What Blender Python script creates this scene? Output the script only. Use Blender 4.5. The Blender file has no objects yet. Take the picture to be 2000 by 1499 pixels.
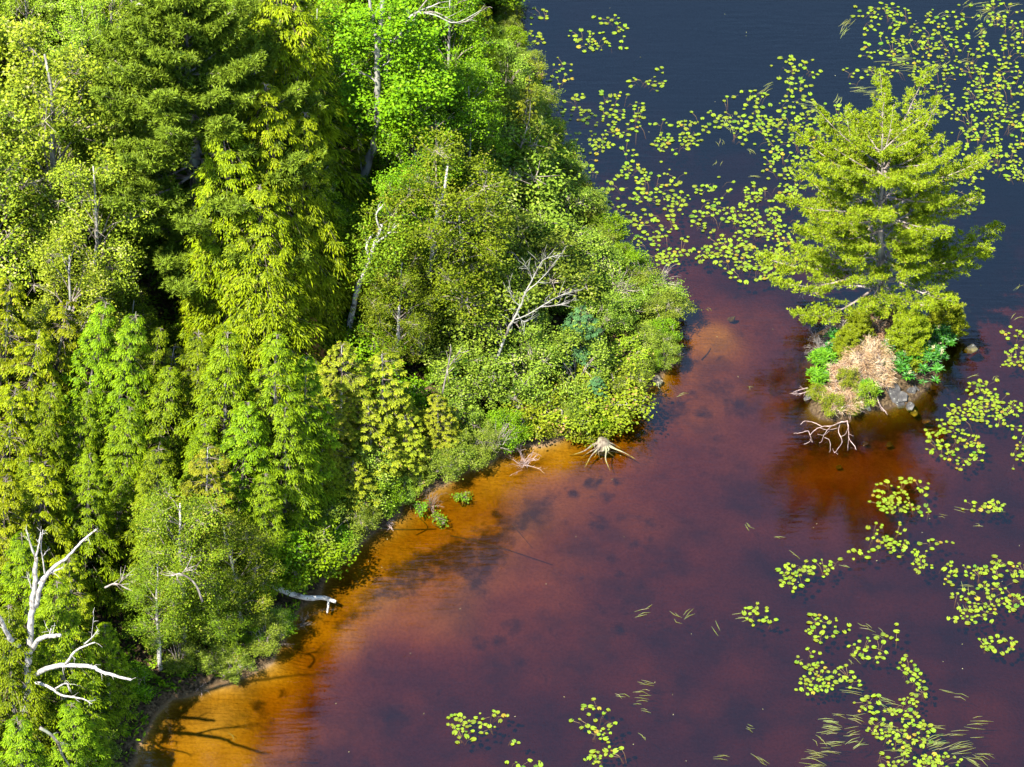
import bpy, math, random
import numpy as np
from mathutils import Vector, Matrix

# ------------------------------------------------------------------ camera, world, sun, exposure
S = bpy.context.scene
COL = S.collection
CAM_H, PITCH, FOCAL_PX = 86.0, math.radians(43.0), 6314.0      # metres, angle below the horizon, focal length for a 2000 px wide frame
cam_d = bpy.data.cameras.new('camera'); cam = bpy.data.objects.new('camera', cam_d); COL.objects.link(cam)
cam.location = (0, 0, CAM_H); cam.rotation_euler = (math.pi/2-PITCH, 0, 0)
cam_d.sensor_fit = 'HORIZONTAL'; cam_d.sensor_width = 36.0; cam_d.lens = 36.0*FOCAL_PX/2000.0
cam_d.clip_start = 1.0; cam_d.clip_end = 3000
S.camera = cam
SUN_AZ = np.array([0.66, 0.75]); SUN_AZ = SUN_AZ/np.linalg.norm(SUN_AZ)    # the way shadows fall
SUN_EL = math.radians(57)
w = bpy.data.worlds.new('World'); S.world = w; w.use_nodes = True
nt = w.node_tree; bg = nt.nodes['Background']
sky = nt.nodes.new('ShaderNodeTexSky'); sky.sky_type = 'NISHITA'; sky.sun_disc = False
sky.sun_elevation = SUN_EL; sky.sun_rotation = math.atan2(-SUN_AZ[0], -SUN_AZ[1]); sky.dust_density = 0.1; sky.ozone_density = 6.0; sky.air_density = 1.6
nt.links.new(sky.outputs[0], bg.inputs[0]); bg.inputs[1].default_value = 0.085
sd = bpy.data.lights.new('sun', 'SUN'); sun = bpy.data.objects.new('sun', sd); COL.objects.link(sun)
sd.energy = 5.0; sd.angle = math.radians(0.5); sd.color = (1.0, 0.95, 0.86)
sun.rotation_euler = Vector((SUN_AZ[0]*math.cos(SUN_EL), SUN_AZ[1]*math.cos(SUN_EL), -math.sin(SUN_EL))).to_track_quat('-Z', 'Y').to_euler()
S.view_settings.view_transform = 'Standard'; S.view_settings.look = 'None'
S.view_settings.gamma = 1.0; S.view_settings.exposure = 1.75; S.view_settings.use_curve_mapping = False
S.render.engine = 'CYCLES'
S.cycles.max_bounces = 8; S.cycles.diffuse_bounces = 1; S.cycles.glossy_bounces = 3; S.cycles.transmission_bounces = 4
S.cycles.transparent_max_bounces = 12; S.cycles.volume_bounces = 0
S.cycles.use_adaptive_sampling = True; S.cycles.adaptive_threshold = 0.015
S.cycles.use_denoising = True

CP, SP = math.cos(PITCH), math.sin(PITCH)
def ray(px, py):
    """direction of view through a point of the 2000x1499 photograph"""
    a = (px-1000.0)/FOCAL_PX; b = (749.5-py)/FOCAL_PX
    return np.array([a, CP+b*SP, -SP+b*CP])
def P(px, py, z=0.0):
    d = ray(px, py); t = (z-CAM_H)/d[2]
    return np.array([d[0]*t, d[1]*t, z])
def V(px, py, y):
    """the point of that ray on the upright plane at distance y"""
    d = ray(px, py); t = y/d[1]
    return np.array([d[0]*t, y, CAM_H+d[2]*t])
def PX(x, y, z):
    v = np.array([x, y, z-CAM_H]); dep = v[1]*CP - v[2]*SP; up = v[1]*SP + v[2]*CP
    return 1000+FOCAL_PX*v[0]/dep, 749.5-FOCAL_PX*up/dep

# ------------------------------------------------------------------ materials
def newmat(name):
    m = bpy.data.materials.new(name); m.use_nodes = True
    t = m.node_tree; t.nodes.clear()
    out = t.nodes.new('ShaderNodeOutputMaterial')
    return m, t, out
def N(t, kind, **kw):
    n = t.nodes.new(kind)
    for k, v in kw.items():
        if k.startswith('i_'):
            n.inputs[k[2:].replace('_', ' ')].default_value = v
        else: setattr(n, k, v)
    return n
def ramp(t, src, stops):
    r = t.nodes.new('ShaderNodeValToRGB'); e = r.color_ramp.elements
    while len(e) < len(stops): e.new(0.5)
    for i, (p, c) in enumerate(stops):
        e[i].position = p; e[i].color = (c[0], c[1], c[2], 1)
    t.links.new(src, r.inputs[0]); return r
def mixc(t, fac, a, b, blend='MIX'):
    m = t.nodes.new('ShaderNodeMix'); m.data_type = 'RGBA'; m.blend_type = blend
    for s, v in ((0, fac), (6, a), (7, b)):
        if hasattr(v, 'links'): t.links.new(v, m.inputs[s])
        elif isinstance(v, (int, float)): m.inputs[s].default_value = v
        else: m.inputs[s].default_value = (v[0], v[1], v[2], 1)
    return m.outputs[2]
def mathn(t, op, a, b=None, clamp=False):
    m = t.nodes.new('ShaderNodeMath'); m.operation = op; m.use_clamp = clamp
    for s, v in ((0, a), (1, b)):
        if v is None: continue
        if hasattr(v, 'links'): t.links.new(v, m.inputs[s])
        else: m.inputs[s].default_value = v
    return m.outputs[0]

def leaf_mat(name, c_dark, c_bright, c_odd=None, trans=0.13, tcol=None, gloss=0.006, objvar=0.42):
    """leaves: colour runs from older to newer growth per leaf ('tint' attribute) and shifts a little per tree"""
    m, t, out = newmat(name)
    at = N(t, 'ShaderNodeAttribute', attribute_name='tint')
    oi = N(t, 'ShaderNodeObjectInfo')
    stops = [(0.0, c_dark), (0.75, c_bright)]
    if c_odd is not None: stops += [(0.965, c_bright), (1.0, c_odd)]
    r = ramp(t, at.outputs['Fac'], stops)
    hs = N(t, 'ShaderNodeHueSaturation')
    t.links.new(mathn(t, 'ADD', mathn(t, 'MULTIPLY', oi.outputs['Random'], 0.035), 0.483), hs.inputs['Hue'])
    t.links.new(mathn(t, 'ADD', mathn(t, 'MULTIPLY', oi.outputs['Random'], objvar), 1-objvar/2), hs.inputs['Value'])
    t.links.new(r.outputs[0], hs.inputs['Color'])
    d = N(t, 'ShaderNodeBsdfDiffuse'); tr = N(t, 'ShaderNodeBsdfTranslucent')
    t.links.new(hs.outputs[0], d.inputs[0])
    tc = mixc(t, 1.0, hs.outputs[0], tcol or (1.35, 1.2, 0.3), 'MULTIPLY'); t.links.new(tc, tr.inputs[0])
    mx = N(t, 'ShaderNodeMixShader'); mx.inputs[0].default_value = trans
    t.links.new(d.outputs[0], mx.inputs[1]); t.links.new(tr.outputs[0], mx.inputs[2])
    g = N(t, 'ShaderNodeBsdfGlossy'); g.inputs['Roughness'].default_value = 0.45; g.inputs[0].default_value = (0.9, 0.95, 1, 1)
    m2 = N(t, 'ShaderNodeMixShader'); m2.inputs[0].default_value = gloss
    t.links.new(mx.outputs[0], m2.inputs[1]); t.links.new(g.outputs[0], m2.inputs[2])
    t.links.new(m2.outputs[0], out.inputs[0])
    return m

def bark_mat(name, base, dark, scale=6, stretch=(1, 1, 0.25), thr=0.5, lichen=None, bump=0.4):
    base = tuple(c*0.62 for c in base); dark = tuple(c*0.5 for c in dark); lichen = lichen and tuple(c*0.62 for c in lichen)
    m, t, out = newmat(name)
    tc = N(t, 'ShaderNodeTexCoord'); mp = N(t, 'ShaderNodeMapping'); mp.inputs['Scale'].default_value = stretch
    t.links.new(tc.outputs['Object'], mp.inputs[0])
    no = N(t, 'ShaderNodeTexNoise'); no.inputs['Scale'].default_value = scale; no.inputs['Detail'].default_value = 5
    t.links.new(mp.outputs[0], no.inputs[0])
    r = ramp(t, no.outputs[0], [(thr-0.12, dark), (thr+0.08, base)])
    col = r.outputs[0]
    if lichen:
        n2 = N(t, 'ShaderNodeTexNoise'); n2.inputs['Scale'].default_value = 2.2; t.links.new(tc.outputs['Object'], n2.inputs[0])
        r2 = ramp(t, n2.outputs[0], [(0.5, (0, 0, 0)), (0.62, (1, 1, 1))])
        col = mixc(t, r2.outputs[0], col, lichen)
    b = N(t, 'ShaderNodeBsdfPrincipled'); b.inputs['Roughness'].default_value = 0.8
    t.links.new(col, b.inputs['Base Color'])
    bm = N(t, 'ShaderNodeBump'); bm.inputs['Strength'].default_value = bump; bm.inputs['Distance'].default_value = 0.03
    t.links.new(no.outputs[0], bm.inputs['Height']); t.links.new(bm.outputs[0], b.inputs['Normal'])
    t.links.new(b.outputs[0], out.inputs[0])
    return m

M = {}
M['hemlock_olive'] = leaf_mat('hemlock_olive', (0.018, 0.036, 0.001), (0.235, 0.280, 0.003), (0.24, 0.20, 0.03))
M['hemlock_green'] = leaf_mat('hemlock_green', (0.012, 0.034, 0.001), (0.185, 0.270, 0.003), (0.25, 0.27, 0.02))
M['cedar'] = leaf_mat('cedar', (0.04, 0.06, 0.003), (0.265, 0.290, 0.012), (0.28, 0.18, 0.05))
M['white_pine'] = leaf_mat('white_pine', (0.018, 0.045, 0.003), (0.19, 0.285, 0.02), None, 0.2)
M['island_pine'] = leaf_mat('island_pine', (0.035, 0.07, 0.002), (0.285, 0.40, 0.014), (0.30, 0.28, 0.04), 0.25)
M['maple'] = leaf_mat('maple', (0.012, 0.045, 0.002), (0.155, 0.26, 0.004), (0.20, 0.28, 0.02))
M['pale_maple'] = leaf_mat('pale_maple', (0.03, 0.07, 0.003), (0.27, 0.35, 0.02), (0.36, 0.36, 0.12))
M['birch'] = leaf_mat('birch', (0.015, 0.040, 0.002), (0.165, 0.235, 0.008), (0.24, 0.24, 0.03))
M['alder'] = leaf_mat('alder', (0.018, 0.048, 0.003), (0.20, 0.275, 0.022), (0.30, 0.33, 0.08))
M['low_shrub'] = leaf_mat('low_shrub', (0.08, 0.12, 0.006), (0.215, 0.27, 0.012), (0.28, 0.17, 0.06))
M['spruce_blue'] = leaf_mat('spruce_blue', (0.02, 0.06, 0.02), (0.095, 0.20, 0.06), None, 0.15, (1, 1.1, 0.8))
M['sumac'] = leaf_mat('sumac', (0.008, 0.05, 0.005), (0.065, 0.20, 0.012), (0.12, 0.26, 0.015), 0.2, None, 0.02)
M['young_pine'] = leaf_mat('young_pine', (0.13, 0.17, 0.008), (0.27, 0.33, 0.012), None, 0.3)
M['bright_shrub'] = leaf_mat('bright_shrub', (0.05, 0.14, 0.008), (0.16, 0.31, 0.012), None, 0.35)
M['dead_needles'] = leaf_mat('dead_needles', (0.24, 0.13, 0.06), (0.52, 0.35, 0.20), (0.5, 0.42, 0.3), 0.15, (1, 0.9, 0.7))
M['rust_leaves'] = leaf_mat('rust_leaves', (0.16, 0.05, 0.015), (0.30, 0.12, 0.04), None, 0.2, (1, 0.8, 0.6))
M['grass_blade'] = leaf_mat('grass_blade', (0.09, 0.12, 0.02), (0.20, 0.22, 0.07), (0.28, 0.25, 0.14), 0.3)
M['pad_leaf'] = leaf_mat('pad_leaf', (0.05, 0.115, 0.002), (0.175, 0.225, 0.003), (0.26, 0.16, 0.01), 0.10, (1, 1, .4), 0.05, 0.5)
M['pad_stem'] = bark_mat('pad_stem', (0.30, 0.20, 0.08), (0.18, 0.10, 0.05))
M['flower'] = leaf_mat('flower', (0.32, 0.30, 0.13), (0.44, 0.40, 0.22), (0.46, 0.3, 0.2), 0.2, (1, 1, .7))
M['bark_grey'] = bark_mat('bark_grey', (0.30, 0.27, 0.23), (0.09, 0.07, 0.06), 5, lichen=(0.34, 0.36, 0.26))
M['bark_pale'] = bark_mat('bark_pale', (0.50, 0.47, 0.41), (0.14, 0.11, 0.09), 5, thr=0.45, lichen=(0.46, 0.46, 0.36))
M['bark_birch'] = bark_mat('bark_birch', (0.72, 0.68, 0.60), (0.10, 0.08, 0.07), 3.5, (1, 1, 2.6), 0.40)
M['dead_white'] = bark_mat('dead_white', (0.68, 0.63, 0.57), (0.30, 0.25, 0.22), 9, (1, 1, 0.5), 0.45, bump=.8)
M['dead_grey'] = bark_mat('dead_grey', (0.50, 0.43, 0.37), (0.20, 0.15, 0.12), 7)
M['twig'] = bark_mat('twig', (0.46, 0.38, 0.31), (0.18, 0.13, 0.10), 3, (1, 1, 1), bump=0)
M['twig_dark'] = bark_mat('twig_dark', (0.27, 0.20, 0.15), (0.10, 0.07, 0.05), 3, (1, 1, 1), bump=0)
M['driftwood'] = bark_mat('driftwood', (0.60, 0.44, 0.38), (0.36, 0.24, 0.22), 5, (1, 1, 1))
M['stump'] = bark_mat('stump', (0.29, 0.235, 0.16), (0.16, 0.11, 0.07), 9, (1, 1, .4), lichen=(0.42, 0.40, 0.22))
M['sunken'] = bark_mat('sunken', (0.10, 0.07, 0.04), (0.05, 0.03, 0.02), 4)

def rock_mat():
    m, t, out = newmat('rock')
    tc = N(t, 'ShaderNodeTexCoord')
    n1 = N(t, 'ShaderNodeTexNoise'); n1.inputs['Scale'].default_value = 3.0; n1.inputs['Detail'].default_value = 8
    t.links.new(tc.outputs['Object'], n1.inputs[0])
    r = ramp(t, n1.outputs[0], [(0.33, (0.016, 0.014, 0.013)), (0.5, (0.045, 0.041, 0.037)), (0.66, (0.13, 0.12, 0.105))])
    v = N(t, 'ShaderNodeTexVoronoi'); v.inputs['Scale'].default_value = 7; t.links.new(tc.outputs['Object'], v.inputs[0])
    rv = ramp(t, v.outputs[0], [(0.12, (1, 1, 1)), (0.22, (0, 0, 0))])
    col = mixc(t, mathn(t, 'MULTIPLY', rv.outputs[0], 0.8), r.outputs[0], (0.20, 0.205, 0.16))
    b = N(t, 'ShaderNodeBsdfPrincipled'); b.inputs['Roughness'].default_value = 0.8; t.links.new(col, b.inputs['Base Color'])
    bm = N(t, 'ShaderNodeBump'); bm.inputs['Strength'].default_value = 0.7; bm.inputs['Distance'].default_value = 0.05
    t.links.new(n1.outputs[0], bm.inputs['Height']); t.links.new(bm.outputs[0], b.inputs['Normal']); t.links.new(b.outputs[0], out.inputs[0])
    return m
M['rock'] = rock_mat()

def ground_mat():
    m, t, out = newmat('ground')
    geo = N(t, 'ShaderNodeNewGeometry'); sep = N(t, 'ShaderNodeSeparateXYZ'); t.links.new(geo.outputs['Position'], sep.inputs[0])
    n1 = N(t, 'ShaderNodeTexNoise'); n1.inputs['Scale'].default_value = 0.55; n1.inputs['Detail'].default_value = 7; n1.inputs['Roughness'].default_value = 0.6
    t.links.new(geo.outputs['Position'], n1.inputs[0])
    n2 = N(t, 'ShaderNodeTexNoise'); n2.inputs['Scale'].default_value = 9; n2.inputs['Detail'].default_value = 5
    t.links.new(geo.outputs['Position'], n2.inputs[0])
    sand = ramp(t, n1.outputs[0], [(0.36, (0.135, 0.083, 0.042)), (0.50, (0.21, 0.128, 0.06)), (0.66, (0.26, 0.165, 0.08))]).outputs[0]
    sand = mixc(t, 0.45, sand, ramp(t, n2.outputs[0], [(0.35, (0.55, 0.5, 0.5)), (0.6, (1, 1, 1))]).outputs[0], 'MULTIPLY')
    # sunken leaves, bark and weed on the sand, plus the painted tree shadow
    det = N(t, 'ShaderNodeAttribute', attribute_name='detritus_shade')
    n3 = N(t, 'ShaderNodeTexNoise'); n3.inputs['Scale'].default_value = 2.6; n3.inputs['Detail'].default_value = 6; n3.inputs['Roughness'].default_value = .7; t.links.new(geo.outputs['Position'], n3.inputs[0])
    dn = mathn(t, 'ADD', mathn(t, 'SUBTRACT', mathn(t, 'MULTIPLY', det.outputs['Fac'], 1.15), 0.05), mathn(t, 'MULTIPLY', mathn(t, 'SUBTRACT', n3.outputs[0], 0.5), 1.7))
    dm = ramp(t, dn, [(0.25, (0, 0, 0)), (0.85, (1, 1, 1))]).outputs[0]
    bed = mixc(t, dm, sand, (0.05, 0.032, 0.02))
    litter = ramp(t, n2.outputs[0], [(0.35, (0.018, 0.014, 0.008)), (0.5, (0.06, 0.04, 0.022)), (0.68, (0.12, 0.085, 0.045))]).outputs[0]
    land = ramp(t, mathn(t, 'ADD', sep.outputs[2], mathn(t, 'MULTIPLY', n2.outputs[0], 0.25)), [(0.10, (0, 0, 0)), (0.22, (1, 1, 1))]).outputs[0]
    col = mixc(t, land, bed, litter)
    # sand ripples
    mp = N(t, 'ShaderNodeMapping'); mp.inputs['Rotation'].default_value = (0, 0, math.radians(-38)); mp.inputs['Scale'].default_value = (1.1, 6.5, 0.0)
    t.links.new(geo.outputs['Position'], mp.inputs[0])
    wv = N(t, 'ShaderNodeTexNoise'); wv.inputs['Scale'].default_value = 1.0; wv.inputs['Detail'].default_value = 3; wv.inputs['Distortion'].default_value = 0.8; t.links.new(mp.outputs[0], wv.inputs[0])
    rip = N(t, 'ShaderNodeAttribute', attribute_name='ripple')
    h = mathn(t, 'ADD', mathn(t, 'MULTIPLY', wv.outputs[0], mathn(t, 'MULTIPLY', rip.outputs['Fac'], 0.09)), mathn(t, 'MULTIPLY', n2.outputs[0], 0.04))
    bm = N(t, 'ShaderNodeBump'); bm.inputs['Strength'].default_value = 1.0; bm.inputs['Distance'].default_value = 1.0; t.links.new(h, bm.inputs['Height'])
    b = N(t, 'ShaderNodeBsdfDiffuse'); t.links.new(col, b.inputs[0]); t.links.new(bm.outputs[0], b.inputs['Normal'])
    t.links.new(b.outputs[0], out.inputs[0])
    return m
M['ground'] = ground_mat()

def water_mat():
    m, t, out = newmat('water')
    geo = N(t, 'ShaderNodeNewGeometry')
    def noise(scale, sx, sy, rot, det=3):
        mp = N(t, 'ShaderNodeMapping'); mp.inputs['Scale'].default_value = (sx, sy, 1); mp.inputs['Rotation'].default_value = (0, 0, math.radians(rot))
        t.links.new(geo.outputs['Position'], mp.inputs[0])
        n = N(t, 'ShaderNodeTexNoise'); n.inputs['Scale'].default_value = scale; n.inputs['Detail'].default_value = det
        t.links.new(mp.outputs[0], n.inputs[0]); return n.outputs[0]
    a = noise(1.0, 0.7, 5.0, 12, 4); b_ = noise(1.0, 1.2, 4.0, -38, 3); c = noise(0.3, 1, 1.5, 0, 2); d = noise(14, 1, 1.6, 5, 2)
    patch = ramp(t, noise(0.09, 1, 1, 0, 3), [(0.38, (0.25,)*3), (0.62, (1,)*3)]).outputs[0]
    h = mathn(t, 'ADD', mathn(t, 'MULTIPLY', a, 0.014), mathn(t, 'MULTIPLY', b_, 0.009))
    h = mathn(t, 'ADD', mathn(t, 'MULTIPLY', h, patch), mathn(t, 'MULTIPLY', c, 0.012))
    h = mathn(t, 'ADD', h, mathn(t, 'MULTIPLY', d, 0.0008))
    bm = N(t, 'ShaderNodeBump'); bm.inputs['Strength'].default_value = 1.0; bm.inputs['Distance'].default_value = 1.0; t.links.new(h, bm.inputs['Height'])
    fr = N(t, 'ShaderNodeFresnel'); fr.inputs[0].default_value = 1.72; t.links.new(bm.outputs[0], fr.inputs['Normal'])
    g = N(t, 'ShaderNodeBsdfGlossy'); g.inputs['Roughness'].default_value = 0.04; g.inputs[0].default_value = (1, 1, 1, 1); t.links.new(bm.outputs[0], g.inputs['Normal'])
    tr = N(t, 'ShaderNodeBsdfTransparent')
    mx = N(t, 'ShaderNodeMixShader')
    # only the outer side of the surface mirrors
    fac = mathn(t, 'MULTIPLY', fr.outputs[0], mathn(t, 'SUBTRACT', 1.0, geo.outputs['Backfacing']))
    t.links.new(fac, mx.inputs[0]); t.links.new(tr.outputs[0], mx.inputs[1]); t.links.new(g.outputs[0], mx.inputs[2])
    t.links.new(mx.outputs[0], out.inputs[0])
    va = N(t, 'ShaderNodeVolumeAbsorption'); va.inputs['Density'].default_value = 7.0; va.inputs['Color'].default_value = (0.870, 0.775, 0.10, 1)
    t.links.new(va.outputs[0], out.inputs['Volume'])
    return m
M['water'] = water_mat()

# ------------------------------------------------------------------ mesh helpers
def mesh_from(name, verts, faces_sizes, idx, mats, mat_idx=None, tint=None, smooth=False):
    me = bpy.data.meshes.new(name)
    nv, nf, nl = len(verts), len(faces_sizes), len(idx)
    me.vertices.add(nv); me.vertices.foreach_set('co', np.asarray(verts, np.float32).ravel())
    me.loops.add(nl); me.loops.foreach_set('vertex_index', np.asarray(idx, np.int32))
    me.polygons.add(nf)
    st = np.concatenate([[0], np.cumsum(faces_sizes)[:-1]]).astype(np.int32)
    me.polygons.foreach_set('loop_start', st)
    me.polygons.foreach_set('use_smooth', np.full(nf, smooth, bool))
    for m in mats: me.materials.append(M[m])
    if mat_idx is not None: me.polygons.foreach_set('material_index', np.asarray(mat_idx, np.int32))
    if tint is not None:
        at = me.attributes.new('tint', 'FLOAT', 'FACE'); at.data.foreach_set('value', np.asarray(tint, np.float32))
    me.update(calc_edges=True)
    return me

class Quads:
    """collects quads; one mesh at the end"""
    def __init__(s): s.v = []; s.t = []
    def add(s, q, tint):
        q = np.asarray(q, np.float32).reshape(-1, 4, 3); s.v.append(q)
        s.t.append(np.broadcast_to(np.asarray(tint, np.float32), (len(q),)).copy())
    def count(s): return sum(len(v) for v in s.v)
    def mesh(s, name, mat, smooth=False):
        q = np.concatenate(s.v); t = np.concatenate(s.t); n = len(q)
        return mesh_from(name, q.reshape(-1, 3), np.full(n, 4), np.arange(n*4), [mat], None, t, smooth)

def nrm(a): return a/np.maximum(np.linalg.norm(a, axis=-1, keepdims=True), 1e-9)
def leaves(Q, c, axis, normal, L, W, tint):
    """diamond leaves: c base points (n,3)"""
    axis = nrm(axis); side = nrm(np.cross(normal, axis)); L = np.asarray(L)[..., None]; W = np.asarray(W)[..., None]
    nn = np.cross(axis, side)
    q = np.stack([c, c+axis*L*0.45+side*W*0.5+nn*L*0.08, c+axis*L, c+axis*L*0.45-side*W*0.5+nn*L*0.08], 1)
    Q.add(q, tint)
def prisms(Q, a, b, ra, rb, sides=3, tint=0.5):
    """straight tapered twigs between arrays of points"""
    a = np.atleast_2d(a); b = np.atleast_2d(b); n = len(a)
    ra = np.broadcast_to(ra, (n,)); rb = np.broadcast_to(rb, (n,))
    d = nrm(b-a); ref = np.where(np.abs(d[:, 2:3]) > 0.9, np.array([[1., 0, 0]]), np.array([[0, 0, 1.]]))
    u = nrm(np.cross(d, ref)); v = np.cross(d, u)
    for k in range(sides):
        t0, t1 = 2*math.pi*k/sides, 2*math.pi*(k+1)/sides
        e0 = u*math.cos(t0)+v*math.sin(t0); e1 = u*math.cos(t1)+v*math.sin(t1)
        Q.add(np.stack([a+e0*ra[:, None], a+e1*ra[:, None], b+e1*rb[:, None], b+e0*rb[:, None]], 1), tint)
def tube_geo(pts, radii, sides=8, wob=0.0, rng=None):
    pts = np.asarray(pts, float); n = len(pts)
    tan = nrm(np.gradient(pts, axis=0)); V_, F = [], []
    u = None
    for i in range(n):
        d = tan[i]
        if u is None:
            ref = np.array([1., 0, 0]) if abs(d[2]) > 0.8 else np.array([0, 0, 1.])
            u = np.cross(d, ref)
        u = u-d*np.dot(u, d); u /= np.linalg.norm(u); v = np.cross(d, u)
        for k in range(sides):
            a = 2*math.pi*k/sides; r = radii[i]*(1+(rng.normal()*wob if rng is not None else 0))
            V_.append(pts[i]+(u*math.cos(a)+v*math.sin(a))*r)
    for i in range(n-1):
        for k in range(sides):
            k2 = (k+1) % sides
            F.append((i*sides+k, i*sides+k2, (i+1)*sides+k2, (i+1)*sides+k))
    F.append(tuple(range(sides))[::-1]); F.append(tuple((n-1)*sides+k for k in range(sides)))
    return V_, F
class Tubes:
    def __init__(s): s.v = []; s.f = []
    def add(s, pts, radii, sides=7, wob=0.06, rng=None):
        a, b = tube_geo(pts, radii, sides, wob, rng); o = len(s.v)
        s.v += a; s.f += [tuple(i+o for i in f) for f in b]
    def mesh(s, name, mat):
        return mesh_from(name, np.array(s.v), np.array([len(f) for f in s.f]), np.concatenate([np.array(f) for f in s.f]), [mat], None, None, True)
def smooth_path(pts, n=6):
    """Catmull-Rom through points"""
    pts = [np.asarray(p, float) for p in pts]
    if len(pts) < 3: return np.array([pts[0]*(1-t)+pts[-1]*t for t in np.linspace(0, 1, n)])
    q = [2*pts[0]-pts[1]]+pts+[2*pts[-1]-pts[-2]]; out = []
    for i in range(1, len(q)-2):
        for t in np.linspace(0, 1, n, endpoint=False):
            a, b, c, d = q[i-1], q[i], q[i+1], q[i+2]
            out.append(0.5*((2*b)+(-a+c)*t+(2*a-5*b+4*c-d)*t*t+(-a+3*b-3*c+d)*t**3))
    out.append(pts[-1]); return np.array(out)

def empty(name, loc, label, cat, group=None, rz=0.0, sc=1.0, tilt=(0, 0)):
    o = bpy.data.objects.new(name, None); COL.objects.link(o); o.empty_display_size = 0.3
    o.location = loc; o.rotation_euler = (Matrix.Rotation(tilt[1], 3, 'Y')@Matrix.Rotation(tilt[0], 3, 'X')@Matrix.Rotation(rz, 3, 'Z')).to_euler(); o.scale = (sc, sc, sc) if not hasattr(sc, '__len__') else sc
    o['label'] = label; o['category'] = cat
    if group: o['group'] = group
    return o
def part(name, me, parent, label=None):
    o = bpy.data.objects.new(name, me); COL.objects.link(o); o.parent = parent
    if label: o['label'] = label
    return o
def single(name, me, loc, label, cat, group=None, rz=0, sc=1.0):
    o = bpy.data.objects.new(name, me); COL.objects.link(o); o.location = loc; o.rotation_euler = (0, 0, rz)
    o.scale = (sc, sc, sc) if not hasattr(sc, '__len__') else sc
    o['label'] = label; o['category'] = cat
    if group: o['group'] = group
    return o
def local(me, origin):
    """shift a mesh built in world space so that its thing's base is the origin"""
    n = len(me.vertices); c = np.empty(n*3, np.float32); me.vertices.foreach_get('co', c)
    c = c.reshape(-1, 3)-np.asarray(origin, np.float32); me.vertices.foreach_set('co', c.ravel()); me.update(); return me

# ------------------------------------------------------------------ shoreline, ground and bed
def G(*pp): return [P(x, y)[:2] for x, y in pp]
LAND = np.array(G((120, 1900), (230, 1600), (262, 1500), (285, 1425), (345, 1362), (400, 1345), (455, 1335), (530, 1285), (580, 1205), (630, 1135), (695, 1062), (755, 1020), (820, 965),
    (890, 930), (950, 908), (1015, 872), (1120, 848), (1195, 832), (1225, 785), (1285, 740), (1308, 690), (1318, 655), (1290, 605), (1230, 545), (1190, 480), (1150, 400),
    (1105, 330), (1075, 260), (1040, 170), (1010, 70), (985, -60), (960, -300), (900, -700)) + [np.array([-60., 420.]), np.array([-500., 420.]), np.array([-500., -60.]), np.array([-60., -60.])])
ISLE = np.array(G((1582, 800), (1598, 745), (1590, 690), (1605, 645), (1650, 615), (1730, 600), (1800, 612), (1840, 650), (1845, 715), (1812, 765), (1770, 790), (1735, 800), (1690, 808), (1640, 828), (1600, 822)))
def sdist(poly, x, y):
    """signed distance, positive inside"""
    x = np.asarray(x, float); y = np.asarray(y, float); d = np.full(x.shape, 1e9); ins = np.zeros(x.shape, bool)
    for i in range(len(poly)):
        ax, ay = poly[i]; bx, by = poly[(i+1) % len(poly)]
        ex, ey = bx-ax, by-ay; t = np.clip(((x-ax)*ex+(y-ay)*ey)/(ex*ex+ey*ey), 0, 1)
        d = np.minimum(d, np.hypot(x-ax-t*ex, y-ay-t*ey))
        c = ((ay > y) != (by > y)) & (x < (bx-ax)*(y-ay)/(by-ay+1e-12)+ax); ins ^= c
    return np.where(ins, d, -d)
rs = np.random.RandomState(7)
def vnoise(x, y, scale, seed):
    r = np.random.RandomState(seed); T = r.rand(64, 64)
    u = x/scale; v = y/scale; i = np.floor(u).astype(int); j = np.floor(v).astype(int); fu = u-i; fv = v-j
    fu = fu*fu*(3-2*fu); fv = fv*fv*(3-2*fv)
    a = T[i % 64, j % 64]; b = T[(i+1) % 64, j % 64]; c = T[i % 64, (j+1) % 64]; d = T[(i+1) % 64, (j+1) % 64]
    return (a*(1-fu)+b*fu)*(1-fv)+(c*(1-fu)+d*fu)*fv
# measured depths (photo px, py, metres)
DEPTHS = [(1400, 650, .30), (1430, 720, .50), (1360, 760, .48), (1300, 900, .72), (1150, 930, .45), (1000, 1000, .42), (950, 930, .22), (1100, 880, .18), (1200, 960, .62), (1300, 1100, .78),
    (1100, 1050, .62), (900, 1050, .36), (760, 1080, .24), (700, 1150, .25), (650, 1230, .30), (880, 1130, .42), (860, 1180, .42), (1000, 1180, .66), (1100, 1250, .82), (900, 1300, .95),
    (750, 1300, .85), (650, 1350, .65), (560, 1330, .35), (430, 1400, .16), (460, 1480, .22), (560, 1450, .45), (650, 1480, .85), (900, 1450, 1.3), (1100, 1400, 1.35), (1300, 1400, 1.7),
    (1400, 1250, 1.3), (1500, 1100, 1.1), (1500, 950, .85), (1500, 800, .62), (1540, 700, .65), (1500, 620, .60), (1420, 560, .60), (1330, 520, .75), (1450, 500, .80), (1620, 920, .62), (1720, 900, .60),
    (1680, 1030, .85), (1800, 850, .65), (1900, 750, 1.2), (1920, 590, .65), (1990, 640, .9), (1850, 1000, 1.6), (1950, 1200, 2.2), (1700, 1300, 2.0), (1950, 1450, 2.4), (1600, 1450, 1.9),
    (1600, 520, .8), (1350, 420, .85), (1200, 380, 1.0), (1400, 300, 1.3), (1150, 200, 1.4), (1250, 80, 2.0), (1450, 120, 2.5), (1700, 60, 2.8), (1900, 200, 2.5), (1950, 420, 1.5), (1980, 500, 1.0), (1650, 400, 1.3),
    (1450, 420, .85), (600, 1700, .8), (1200, 1800, 2.2), (2300, 800, 2.5), (2300, 200, 2.8), (1500, -300, 2.8)]
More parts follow.
